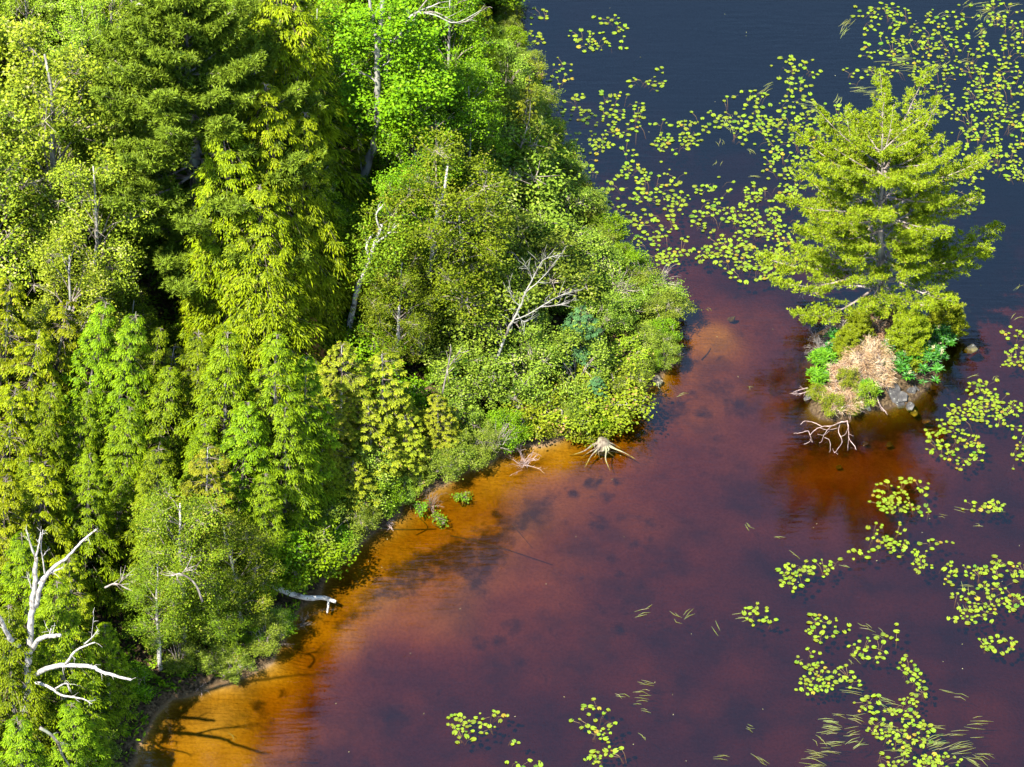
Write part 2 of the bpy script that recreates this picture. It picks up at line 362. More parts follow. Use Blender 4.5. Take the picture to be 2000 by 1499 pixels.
DP = np.array([P(a, b)[:2] for a, b, _ in DEPTHS]); DV = np.array([c for _, _, c in DEPTHS])
def ground_z(x, y):
    x = np.asarray(x, float); y = np.asarray(y, float)
    dl = sdist(LAND, x, y); di = sdist(ISLE, x, y)
    wob = (vnoise(x, y, 1.3, 1)-0.5)*0.5+(vnoise(x, y, 0.5, 2)-0.5)*0.2
    dl = dl+wob; di = di+wob*0.6
    num = np.zeros(x.shape); den = np.zeros(x.shape)
    for (px_, py_), v in zip(DP, DV):
        q = 1.0/((x-px_)**2+(y-py_)**2+0.6)**1.7; num += q*v; den += q
    dep = num/den; dep = dep*(1.0+0.30*np.clip((dep-.22)/.4, 0, 1)); cap = 1.22+np.clip((y-99)/6, 0, 1)*2; dep = np.where(dep > cap*.7, cap-(cap*.3)*np.exp(-(dep-cap*.7)/(cap*.3)), dep); dep = dep*(0.88+0.24*vnoise(x, y, 1.7, 3))+0.10*(vnoise(x, y, 0.7, 4)-0.5)*np.minimum(dep, 1)
    near = np.maximum(dl, di*1.0)
    slope = np.where(dl > di, np.clip(0.33+(y-88)*0.06, .33, 1.2), 1.5)
    bed = -np.minimum(dep, np.maximum(-near, 0)*slope+0.03)
    land = np.where(dl > di, np.minimum(2.2, 0.10+0.16*np.maximum(dl, 0)+0.15*vnoise(x, y, 1.5, 5)), 0.05+0.42*np.minimum(np.maximum(di, 0), 1.6)*(0.7+0.6*vnoise(x, y, 0.6, 8)))
    t = np.clip(near/0.25+0.5, 0, 1)
    return bed*(1-t)+land*t
def gz(x, y): return float(ground_z(np.array([x]), np.array([y]))[0])

def axis_pts(lo, hi, step, far):
    c = np.arange(lo, hi, step); g = []; s = step; p = hi
    while p < far: g.append(p); s *= 1.35; p += s
    h = []; s = step; p = lo-step
    while p > -far: h.append(p); s *= 1.35; p -= s
    return np.array(h[::-1]+list(c)+g)
gx = axis_pts(-26, 27, 0.2, 900); gy = axis_pts(70, 122, 0.2, 1500)
XX, YY = np.meshgrid(gx, gy)
ZZ = ground_z(XX, YY)
nx, ny = len(gx), len(gy)
ii = (np.arange(ny-1)[:, None]*nx+np.arange(nx-1)[None, :]).ravel()
quads = np.stack([ii, ii+1, ii+1+nx, ii+nx], 1)
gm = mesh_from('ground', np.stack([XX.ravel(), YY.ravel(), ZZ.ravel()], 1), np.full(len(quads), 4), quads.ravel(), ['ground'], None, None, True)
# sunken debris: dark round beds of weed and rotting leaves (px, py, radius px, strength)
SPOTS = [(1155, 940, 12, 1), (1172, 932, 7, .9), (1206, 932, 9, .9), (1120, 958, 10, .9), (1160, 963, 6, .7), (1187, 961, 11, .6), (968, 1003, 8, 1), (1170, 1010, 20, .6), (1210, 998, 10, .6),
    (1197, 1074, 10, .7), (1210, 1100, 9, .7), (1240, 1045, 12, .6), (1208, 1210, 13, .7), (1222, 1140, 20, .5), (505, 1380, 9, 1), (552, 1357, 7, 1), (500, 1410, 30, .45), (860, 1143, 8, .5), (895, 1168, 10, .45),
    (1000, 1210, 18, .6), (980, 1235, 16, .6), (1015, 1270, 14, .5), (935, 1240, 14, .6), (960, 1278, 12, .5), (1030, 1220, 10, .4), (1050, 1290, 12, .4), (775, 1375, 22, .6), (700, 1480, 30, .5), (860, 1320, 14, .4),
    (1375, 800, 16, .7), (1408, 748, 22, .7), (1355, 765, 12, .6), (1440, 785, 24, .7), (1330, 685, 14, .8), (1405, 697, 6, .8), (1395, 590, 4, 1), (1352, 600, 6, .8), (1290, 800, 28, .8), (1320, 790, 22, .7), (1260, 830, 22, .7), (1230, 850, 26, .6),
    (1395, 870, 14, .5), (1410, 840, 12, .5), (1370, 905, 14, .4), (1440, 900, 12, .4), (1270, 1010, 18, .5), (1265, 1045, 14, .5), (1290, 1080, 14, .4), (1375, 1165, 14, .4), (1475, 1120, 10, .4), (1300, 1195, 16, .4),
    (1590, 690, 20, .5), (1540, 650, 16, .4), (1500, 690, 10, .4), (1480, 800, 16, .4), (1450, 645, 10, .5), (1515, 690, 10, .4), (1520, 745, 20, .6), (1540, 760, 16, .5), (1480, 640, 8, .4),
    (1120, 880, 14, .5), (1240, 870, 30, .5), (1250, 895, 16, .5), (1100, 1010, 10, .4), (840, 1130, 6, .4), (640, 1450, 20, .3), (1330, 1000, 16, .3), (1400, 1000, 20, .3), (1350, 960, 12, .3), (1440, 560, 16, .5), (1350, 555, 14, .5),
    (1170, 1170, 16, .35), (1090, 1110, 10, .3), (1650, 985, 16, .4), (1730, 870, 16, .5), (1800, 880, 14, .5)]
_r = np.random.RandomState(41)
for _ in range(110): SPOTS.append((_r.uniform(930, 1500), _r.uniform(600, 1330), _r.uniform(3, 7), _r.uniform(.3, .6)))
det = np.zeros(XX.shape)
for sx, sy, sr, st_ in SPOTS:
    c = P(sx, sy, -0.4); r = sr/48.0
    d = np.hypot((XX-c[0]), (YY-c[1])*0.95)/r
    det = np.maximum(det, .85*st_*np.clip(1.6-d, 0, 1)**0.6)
# long dark band off the beach: tree shadow painted into the bed colour
SHADE_BAND = np.array(G((745, 1110), (800, 1065), (850, 1050), (900, 1035), (960, 1005), (1010, 985), (1060, 950), (1085, 945), (1085, 975), (1060, 1010), (1010, 1030), (985, 1075), (960, 1110), (945, 1140),
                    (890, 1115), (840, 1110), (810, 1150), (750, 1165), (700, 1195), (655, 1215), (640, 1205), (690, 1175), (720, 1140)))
dt = sdist(SHADE_BAND, XX+0.35*(vnoise(XX, YY, .5, 21)-.5), YY+0.9*(vnoise(XX, YY, .35, 22)-.5))
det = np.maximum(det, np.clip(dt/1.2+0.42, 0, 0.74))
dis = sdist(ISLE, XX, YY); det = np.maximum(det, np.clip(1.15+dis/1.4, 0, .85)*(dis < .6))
at = gm.attributes.new('detritus_shade', 'FLOAT', 'POINT'); at.data.foreach_set('value', det.ravel().astype(np.float32))
dl_all = -sdist(LAND, XX, YY)
rip = np.clip(1.2-dl_all/3.5, 0.08, 1)*(dl_all > 0)
at = gm.attributes.new('ripple', 'FLOAT', 'POINT'); at.data.foreach_set('value', rip.ravel().astype(np.float32))
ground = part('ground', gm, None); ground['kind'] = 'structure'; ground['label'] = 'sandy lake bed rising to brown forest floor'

bx = [(-890., -50.), (890., 1490.)]
wv_ = np.array([(x, y, z) for z in (-6.0, 0.0) for (x, y) in ((-880, -880), (880, -880), (880, 1480), (-880, 1480))], float)
wf = [(3, 2, 1, 0), (4, 5, 6, 7), (0, 1, 5, 4), (1, 2, 6, 5), (2, 3, 7, 6), (3, 0, 4, 7)]
wm = mesh_from('water', wv_, np.full(6, 4), np.array(wf).ravel(), ['water'])
water = part('water', wm, None); water['kind'] = 'structure'; water['label'] = 'tea-brown lake water reflecting the blue sky'

# ------------------------------------------------------------------ tree generators (unit: metres, base at the origin)
def trunk_path(rng, H, lean=0.0, wob=0.15, n=9):
    t = np.linspace(0, 1, n); p = np.zeros((n, 3)); p[:, 2] = t*H
    a = rng.uniform(0, 6.28); p[:, 0] += np.cumsum(rng.normal(0, wob*H/60, n))+lean*H*t*t*math.cos(a); p[:, 1] += np.cumsum(rng.normal(0, wob*H/60, n))+lean*H*t*t*math.sin(a)
    p[0, :2] = 0; p[0, 2] = -0.4
    return p
def at_h(path, z):
    z = np.asarray(z, float); return np.stack([np.interp(z, path[:, 2], path[:, 0]), np.interp(z, path[:, 2], path[:, 1]), z], -1)

def make_conifer(seed, H=10.0, R=2.0, leafm='hemlock_green', barkm='bark_grey', droop=0.35, nb=150, step=0.13, spray=0.55, ll=0.15, lw=0.055, shape=0.75, base=0.12, bare_top=0.0, gap=0.15):
    rng = np.random.RandomState(seed); Q = Quads(); T = Quads(); path = trunk_path(rng, H)
    tb = Tubes(); tb.add(path, np.interp(path[:, 2], [-0.4, H], [0.045+H*0.011, 0.012]), 7, 0.05, rng)
    u = np.sort(rng.rand(nb)**0.85)*(1-base)+base; tier = 0.42+.1*rng.rand(); u = np.clip((np.round(u*H/tier)*tier+rng.normal(0, .055, nb))/H, base, .995)
    az = np.cumsum(np.full(nb, 2.4))+rng.normal(0, 0.4, nb)
    # a few vigorous sectors make the outline uneven
    lob = 1+0.22*np.sin(az*2+rng.uniform(0, 6))*np.sin(u*9+rng.uniform(0, 6))
    L = R*np.clip((1-u), 0, 1)**shape*rng.uniform(0.72, 1.12, nb)*lob+0.16
    L *= np.clip((u-base)/0.10+0.55, 0.55, 1)
    o = at_h(path, u*H)
    for k in range(nb):
        if rng.rand() < gap: continue
        d = np.array([math.cos(az[k]), math.sin(az[k]), 0.0]); s = np.linspace(0, 1, 6)
        rise = 0.10+0.30*u[k]+(0.9 if u[k] > .94 else 0); dr = droop*(0.7+0.6*rng.rand())
        cz = L[k]*(rise*s-(rise+dr)*s*s*0.9)
        c = o[k]+d*(s*L[k])[:, None]; c[:, 2] += cz
        prisms(T, c[:-1], c[1:], np.linspace(0.014, 0.004, 5), np.linspace(0.012, 0.003, 5), 3)
        side = np.array([-d[1], d[0], 0.0])
        # fans: each a spread of hanging fingers, at the tip and on both flanks of the bough
        m = max(2, int(L[k]*0.8/step)); ss = np.concatenate([[0.97], np.linspace(0.30, 0.9, m)+rng.normal(0, .03, m)])
        off = np.concatenate([[0.0], rng.choice([-1, 1], m)*rng.uniform(.25, 1, m)*spray*0.75*(1.15-ss[1:])*min(1.3, .5+L[k]*.5)])
        cen = np.stack([np.interp(ss, s, c[:, j]) for j in range(3)], 1)+side*off[:, None]; cen[:, 2] -= np.abs(off)*0.25+rng.uniform(0, .05, m+1)
        fd = nrm(d*1.0+side*(off*1.6)[:, None]+rng.normal(0, .12, (m+1, 3))*np.array([1, 1, 0]))
        sc_ = rng.uniform(.75, 1.25, m+1)*np.clip(.45+.35*L[k], .5, 1.15)
        nf = 9; ai = np.linspace(-1.35, 1.35, nf); nd = 4
        I = np.repeat(np.arange(m+1), nf*nd); A = np.tile(np.repeat(ai, nd), m+1)+rng.normal(0, .10, len(I)); F = np.tile(np.tile(np.linspace(.12, .85, nd), nf), m+1)
        f0 = fd[I]; f1 = nrm(np.cross(np.array([0, 0, 1.]), f0)); fl = (spray*.66*sc_[I]*(1-.32*np.abs(A)))*np.repeat(rng.uniform(.65, 1.2, (m+1)*nf), nd)
        h = f0*np.cos(A)[:, None]+f1*np.sin(A)[:, None]
        b = cen[I]+h*(fl*F)[:, None]; b[:, 2] -= fl*(F*F*(.42+.5*droop)+.10*np.abs(A))
        ax = nrm(h+np.array([0, 0, -1.])*((.25+.9*F*(.5+droop)))[:, None]+rng.normal(0, .16, (len(I), 3)))
        nm = nrm(np.array([0, 0, 1.0])+0.55*h+rng.normal(0, .28, (len(I), 3)))
        ti = np.clip(.18+.62*F+rng.normal(0, .13, len(I))+np.repeat(rng.normal(0, .1, m+1), nf*nd), 0, 1)  # inner ends tinted darker, painting shade into each fan
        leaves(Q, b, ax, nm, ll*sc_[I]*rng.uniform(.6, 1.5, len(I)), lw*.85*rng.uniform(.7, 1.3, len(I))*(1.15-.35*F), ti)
    return dict(trunk=tb.mesh('trunk', barkm), branches=T.mesh('branches', 'twig_dark'), foliage=Q.mesh('foliage', leafm), H=H)

def make_pine(seed, H=12.0, R=3.2, leafm='white_pine', barkm='bark_grey', twigm='twig', nwh=16, base=0.2, tuft=0.13, dens=1.0, prof=None, droop=0.2, per=5, lean=0.0, twigs=1.0, tn=9, jit=.45, vs=1.0):
    rng = np.random.RandomState(seed); Q = Quads(); T = Quads(); path = trunk_path(rng, H, lean, 0.2, 12)
    tb = Tubes(); tb.add(path, np.interp(path[:, 2], [-0.4, H], [0.05+H*0.016, 0.02]), 9, 0.05, rng)
    tufts = []
    for w_ in range(nwh):
        u = base+(1-base)*(w_+rng.uniform(-jit, jit))/nwh; u = min(max(u, base), 0.985)
        a0 = rng.uniform(0, 6.28)
        for j in range(per):
            az = a0+j*2*math.pi/per+rng.normal(0, .3); u = min(max(u+rng.normal(0, .006), base), .985)
            pr = prof(u, az) if prof else (1-u)**0.6
            L = R*pr*rng.uniform(0.75, 1.1)+0.25
            if L < 0.15: continue
            if u > .86: L *= .75
            d = np.array([math.cos(az), math.sin(az), 0]); s = np.linspace(0, 1, 8)
            rise = 0.75*u**1.5; c = at_h(path, u*H)+d*(s*L)[:, None]
            c[:, 2] += L*(rise*s-droop*(1-u)*1.3*np.sin(s*2.2)*0.9+0.16*s**3)
            side = np.array([-d[1], d[0], 0]); c += side*(np.sin(s*3+rng.uniform(0, 6))*0.06*L)[:, None]
            r0 = 0.012+0.012*L; prisms(T, c[:-1], c[1:], np.linspace(r0, .008, 7), np.linspace(r0*.9, .006, 7), 4)
            m = int((5+L*5*dens)*(1 if u < .7 else 1.5)); ss = np.clip((0.18 if u < .7 else .03)+(0.82 if u < .7 else .97)*rng.rand(m)**0.75, 0, 1); cen = np.stack([np.interp(ss, s, c[:, q]) for q in range(3)], 1)
            tl = (0.15+0.32*L*(1.1-ss))*rng.uniform(.5, 1.1, m); tl = np.minimum(tl, 1.1)
            sg = rng.choice([-1, 1], m)[:, None]
            td = nrm(d*rng.uniform(.3, 1.0, (m, 1))+side*sg*rng.uniform(.3, 1, (m, 1))+np.array([0, 0, 0.16])+rng.normal(0, .12, (m, 3)))
            e = cen+td*tl[:, None]; prisms(T, cen, e, 0.009, 0.004, 3)
            nt_ = 2+(tl/0.15).astype(int); ix = np.repeat(np.arange(m), nt_); fr = np.concatenate([np.linspace(.3, 1, q) for q in nt_])
            tp = cen[ix]+td[ix]*(tl[ix]*fr)[:, None]+rng.normal(0, .05, (len(ix), 3))*np.array([1, 1, vs]); tufts.append((tp, td[ix]))
    tp = np.concatenate([a for a, _ in tufts]); td = np.concatenate([b for _, b in tufts]); n = len(tp)
    ix = np.repeat(np.arange(n), tn); k = len(ix)
    ax = nrm(rng.normal(0, 1, (k, 3))*np.array([1, 1, .7])+td[ix]*0.6+np.array([0, 0, .55]))
    nm = nrm(rng.normal(0, .6, (k, 3))+np.array([0, -0.25, 1.0]))
    bt = np.clip(rng.normal(.55, .2, n), 0, 1)
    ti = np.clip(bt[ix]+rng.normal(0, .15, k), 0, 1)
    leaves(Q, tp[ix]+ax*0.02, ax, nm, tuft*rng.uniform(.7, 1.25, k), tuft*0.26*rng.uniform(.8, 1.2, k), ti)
    return dict(trunk=tb.mesh('trunk', barkm), branches=T.mesh('branches', twigm), foliage=Q.mesh('foliage', leafm), H=H, path=path)

def make_broadleaf(seed, H=12.0, R=2.6, cb=0.4, nlobe=22, lobe_r=0.8, nclump=14, nleaf=34, ls=0.12, leafm='maple', barkm='bark_grey', twigm='twig', spread=0.26, stems=1, bare=0.0, top_r=0.5, fl=0.5, lean=0.05):
    rng = np.random.RandomState(seed); Q = Quads(); T = Quads(); tb = Tubes()
    if stems == 1:
        path = trunk_path(rng, H*0.92, lean, 0.35, 10); tb.add(path, np.interp(path[:, 2], [-0.4, H], [0.05+H*0.012, 0.02]), 8, 0.06, rng)
    # lobes on and in an egg-shaped crown
    c0 = H*(1+cb)/2; hz = H*(1-cb)/2; lobes = []
    tries = 0
    while len(lobes) < nlobe and tries < 4000:
        tries += 1
        v = nrm(rng.normal(0, 1, 3)); v[2] = v[2]*0.95+0.1; r = rng.uniform(0.55, 0.95)
        p = np.array([v[0]*R*r, v[1]*R*r, c0+v[2]*hz*r])
        fz = (p[2]-(c0-hz))/(2*hz); lim = R*(1-(1-top_r)*max(0, fz-.45)/.55)
        if math.hypot(p[0], p[1]) > lim: continue
        if stems == 1: p = p+np.append(at_h(path, min(p[2], H*.9))[:2], 0)
        if all(np.linalg.norm(p-q) > lobe_r*0.95 for q in lobes): lobes.append(p)
    stemb = []
    if stems > 1:
        for k in range(stems):
            a = rng.uniform(0, 6.28); rr = rng.uniform(.3, .75)*R; e = np.array([math.cos(a)*rr, math.sin(a)*rr, H*rng.uniform(.55, .85)])
            pth = smooth_path([np.array([math.cos(a)*.1, math.sin(a)*.1, -.3]), e*np.array([.35, .35, .55])+rng.normal(0, .08, 3), e], 4)
            tb.add(pth, np.linspace(0.03+H*.004, .01, len(pth)), 5, 0.05, rng); stemb.append(pth)
    for p in lobes:
        rl = lobe_r*rng.uniform(.75, 1.2)
        if stems == 1:
            zb = max(H*cb*0.75, p[2]-np.hypot(p[0], p[1])*0.8-0.3); zb = min(zb, H*.88); b = at_h(path, zb)
        else:
            pts = np.concatenate(stemb); b = pts[np.argmin(np.linalg.norm(pts-p, axis=1))]
        mid = (b+p)/2+np.array([0, 0, 0.12*np.linalg.norm(p-b)])+rng.normal(0, .1, 3)
        sp = smooth_path([b, mid, p], 4); r0 = 0.012+0.010*np.linalg.norm(p-b)
        prisms(T, sp[:-1], sp[1:], np.linspace(r0, .012, len(sp)-1), np.linspace(r0*.85, .009, len(sp)-1), 4)
        v = nrm(rng.normal(0, 1, (nclump, 3))); v[:, 2] = v[:, 2]*.8+.12
        cc = p+v*rl*(rng.rand(nclump, 1)**.45)
        prisms(T, np.broadcast_to(p, cc.shape)+rng.normal(0, .05, cc.shape), cc, 0.010, 0.004, 3)
        if rng.rand() < bare: continue
        tw = nrm(cc-p)
        ix = np.repeat(np.arange(nclump), nleaf); k = len(ix)
        off = rng.normal(0, 1, (k, 3))*np.array([spread, spread, spread*fl])
        c = cc[ix]+off
        ax = nrm(rng.normal(0, 1, (k, 3))*np.array([1, 1, .35])+tw[ix]*.6+np.array([0, 0, -.15]))
        nm = nrm(rng.normal(0, .5, (k, 3))+np.array([0, 0, 1.0])+tw[ix]*.35)
        base_t = np.clip(rng.normal(.5, .2, nclump), 0, 1)
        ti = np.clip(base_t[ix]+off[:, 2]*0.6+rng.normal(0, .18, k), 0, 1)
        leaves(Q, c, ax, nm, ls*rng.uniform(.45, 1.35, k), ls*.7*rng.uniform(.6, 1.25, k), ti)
    out = dict(branches=T.mesh('branches', twigm), foliage=Q.mesh('foliage', leafm), H=H)
    out['trunk' if stems == 1 else 'stems'] = tb.mesh('trunk' if stems == 1 else 'stems', barkm)
    return out

def make_brush(seed, R=1.0, H=0.9, n=40, twigm='twig', sub=7, flat=1.0, r=0.012):
    """leafless tangled twigs"""
    rng = np.random.RandomState(seed); T = Quads(); T2 = Quads()
    for k in range(n):
        a = rng.uniform(0, 6.28); el = rng.uniform(.15, 1.2); L = R*rng.uniform(.5, 1.05)
        d = np.array([math.cos(a)*math.cos(el), math.sin(a)*math.cos(el), math.sin(el)*H/R*flat])
        p = np.array([rng.normal(0, .12*R), rng.normal(0, .12*R), 0.0]); pts = [p]
        for s in range(5):
            d = nrm(d+rng.normal(0, .16, 3)+np.array([0, 0, -.06])); p = p+d*L/5; pts.append(p)
        pts = np.array(pts); prisms(T, pts[:-1], pts[1:], np.linspace(r, r*.5, 5), np.linspace(r*.9, r*.35, 5), 3)
        for q in range(sub):
            i = rng.randint(1, 6); b = pts[i]; dd = nrm(d+rng.normal(0, .55, 3)); e = b+dd*L*rng.uniform(.15, .35)
            prisms(T2, b[None], e[None], r*.45, r*.25, 3)
            e2 = e+nrm(dd+rng.normal(0, .6, 3))*L*.14; prisms(T2, e[None], e2[None], r*.3, r*.2, 3)
    return dict(stems=T.mesh('stems', twigm), twigs=T2.mesh('twigs', twigm))

NAMES = {}
def place(kind, proto, loc, label, cat, group=None, rz=0, sc=1.0, tilt=(0, 0), mat=None):
    o = empty(kind, loc, label, cat, group, rz, sc, tilt)
    for k in ('trunk', 'stems', 'branches', 'twigs', 'foliage', 'flowers'):
        if k in proto:
            part(k, proto[k], o)
    return o

# prototypes ---------------------------------------------------------
rnd = random.Random(5); R_ = np.random.RandomState(12)
PR = {}
PR['hemA'] = [make_conifer(100+i, 12, 3.0, 'hemlock_olive', nb=250, droop=.42, spray=.74, shape=.7, ll=.155, lw=.066, gap=.10, step=.36) for i in range(3)]
PR['hemB'] = [make_conifer(110+i, 10, 2.0, 'hemlock_green', nb=165, droop=.40, spray=.70, shape=.7, ll=.15, lw=.066, gap=.10, step=.34) for i in range(4)]
PR['hemC'] = [make_conifer(120+i, 8, 1.45, 'hemlock_olive', nb=130, droop=.35, spray=.58, shape=.62, ll=.14, lw=.06, step=.30) for i in range(2)]
PR['cedar'] = [make_conifer(130+i, 7, 1.6, 'cedar', 'bark_pale', droop=.10, nb=150, spray=.40, shape=.55, ll=.11, lw=.055, gap=.14, step=.24) for i in range(3)]
PR['spruce'] = [make_conifer(140+i, 5, 1.7, 'spruce_blue', droop=.02, nb=100, spray=.55, shape=.6, ll=.13, lw=.06, step=.26) for i in range(2)]
PR['maple'] = [make_broadleaf(150+i, 14, 3.2, .30, 40, .85, 13, 36, .15, 'maple', 'bark_pale', spread=.22) for i in range(2)]
PR['pale'] = [make_broadleaf(160+i, 14, 3.0, .25, 44, .8, 13, 32, .14, 'pale_maple', 'bark_pale', 'twig', top_r=.35, bare=.05, spread=.22) for i in range(2)]
PR['birch'] = [make_broadleaf(170+i, 11, 2.6, .10, 40, .8, 13, 44, .10, 'birch', 'bark_birch', 'twig', spread=.22) for i in range(3)]
PR['alder'] = [make_broadleaf(180+i, 3.4, 1.8, .0, 20, .55, 12, 36, .11, 'alder', 'twig', 'twig', .18, stems=9, bare=.12) for i in range(4)]
PR['low'] = [make_broadleaf(190+i, 1.3, 1.1, .0, 14, .36, 10, 28, .095, 'low_shrub', 'twig_dark', 'twig', .13, stems=6) for i in range(2)]
PR['dark'] = [make_broadleaf(195+i, 3.0, 1.5, .0, 16, .5, 11, 32, .12, 'maple', 'twig', 'twig', .18, stems=5) for i in range(2)]
PR['pine'] = [make_pine(200, 17, 4.2, 'white_pine', 'bark_grey', nwh=26, base=.30, tuft=.20, dens=3.0, prof=lambda u, a: min(1, (1-u)*1.9)**.75, tn=9)]
KIND = {'hemA': ('hemlock_tree', 'tree'), 'hemB': ('hemlock_tree', 'tree'), 'hemC': ('hemlock_tree', 'tree'), 'cedar': ('cedar_tree', 'tree'), 'spruce': ('spruce_tree', 'tree'),
        'maple': ('maple_tree', 'tree'), 'pale': ('maple_tree', 'tree'), 'birch': ('birch_tree', 'tree'), 'alder': ('alder_shrub', 'shrub'), 'low': ('low_shrub', 'shrub'), 'dark': ('leafy_shrub', 'shrub'), 'pine': ('pine_tree', 'tree')}
PLACED = []
def plant_at(kind, x, y, H, label, group=None, wide=1.0, lean=(0, 0), z=None):
    pr = rnd.choice(PR[kind]); s = H/pr['H']; z0 = gz(x, y)-0.05 if z is None else z
    nm, cat = KIND[kind]
    PLACED.append((x, y, H))
    return place(nm, pr, (x, y, z0), label, cat, group, rnd.uniform(0, 6.28), (s*wide, s*wide, s), lean)
def plant(kind, px, py, H, label, group=None, wide=1.0, lean=(0, 0)):
    """px, py: where the photograph shows its top"""
    H0 = H
    while True:
        z = H+1.0
        for _ in range(3):
            q = P(px, py, z); z = H+max(gz(q[0], q[1]), 0)
        if H < 0.9 or float(sdist(LAND, np.array([q[0]]), np.array([q[1]]))[0]) > max(min(.35+.12*H, 1.2), (H-2.4)/1.8 if px > 600 else 0): break
        H *= 0.94
    wide *= min((H0/H)**.5, 1.7)
    return plant_at(kind, q[0]-math.sin(lean[1])*H, q[1]+math.sin(lean[0])*H, H, label, group, wide, lean)

SEE = []      # bits of bare wood that the camera must see: points in space
def see(pts, y, r=.0):
    for i in range(len(pts)-1):
        for t in (0, .5): SEE.append(V(pts[i][0]*(1-t)+pts[i+1][0]*t, pts[i][1]*(1-t)+pts[i+1][1]*t, y))
CAMP = np.array([0, 0, CAM_H])
def blocks(x, y, H, R, g=0.5):
    for p in SEE:
        if y > p[1]+.2: continue
        d = p-CAMP; t = y/p[1]; q = CAMP+d*t
        if abs(q[0]-x) < R*max(.25, min(1, 1.25*(1-(q[2]-g)/max(H, .1))))+.25 and q[2] < H+g and q[2] > g-.3: return True
    for p in LIT:
        v = np.array([x-p[0], y-p[1]]); t = float(-(v@SUN_AZ)); z = p[2]+t*math.tan(SUN_EL)
        lat = abs(float(v[0]*SUN_AZ[1]-v[1]*SUN_AZ[0]))
        if t > .4 and z < H+g and lat < R*max(.25, min(1, 1.25*(1-(z-g)/max(H, .1)))): return True
    return False
LIT = []     # trunk points the sun must reach
RAD = {'hemA': .22, 'hemB': .18, 'hemC': .16, 'cedar': .2, 'spruce': .3, 'maple': .21, 'pale': .2, 'birch': .22, 'alder': .5, 'low': .8, 'dark': .48, 'pine': .2}
# bare wood the photograph shows clear of leaves
YM = P(690, 410, 4.5)[1]; see([(690, 395), (716, 330), (735, 270), (738, 190), (738, 120), (742, 60)], YM)
YB = P(676, 668, 2.5)[1]; see([(682, 640), (690, 600), (700, 560), (714, 530)], YB)
LIT += [V(a_, b_, YB) for a_, b_ in ((684, 630), (695, 580), (710, 540))]+[V(a_, b_, YM) for a_, b_ in ((700, 370), (725, 310), (737, 250))]
YD = P(958, 745, 1.6)[1]; see([(962, 728), (975, 690), (1005, 620), (1026, 570), (1048, 530)], YD); see([(1062, 596), (1110, 575)], YD-.4)
YW = P(48, 1530, 0.8)[1]; see([(55, 1320), (62, 1190), (70, 1095)], YW); see([(75, 1310), (250, 1326)], YW-.9); see([(80, 1340), (175, 1370)], YW-.5); see([(80, 1170), (185, 1040)], YW-.5)
YL = P(600, 1165, .45)[1]; see([(548, 1150), (600, 1164), (650, 1178)], YL)
see([(1262, 742), (1296, 750)], P(1283, 742, .2)[1]); see([(1150, 870), (1215, 872)], P(1178, 868, .2)[1])
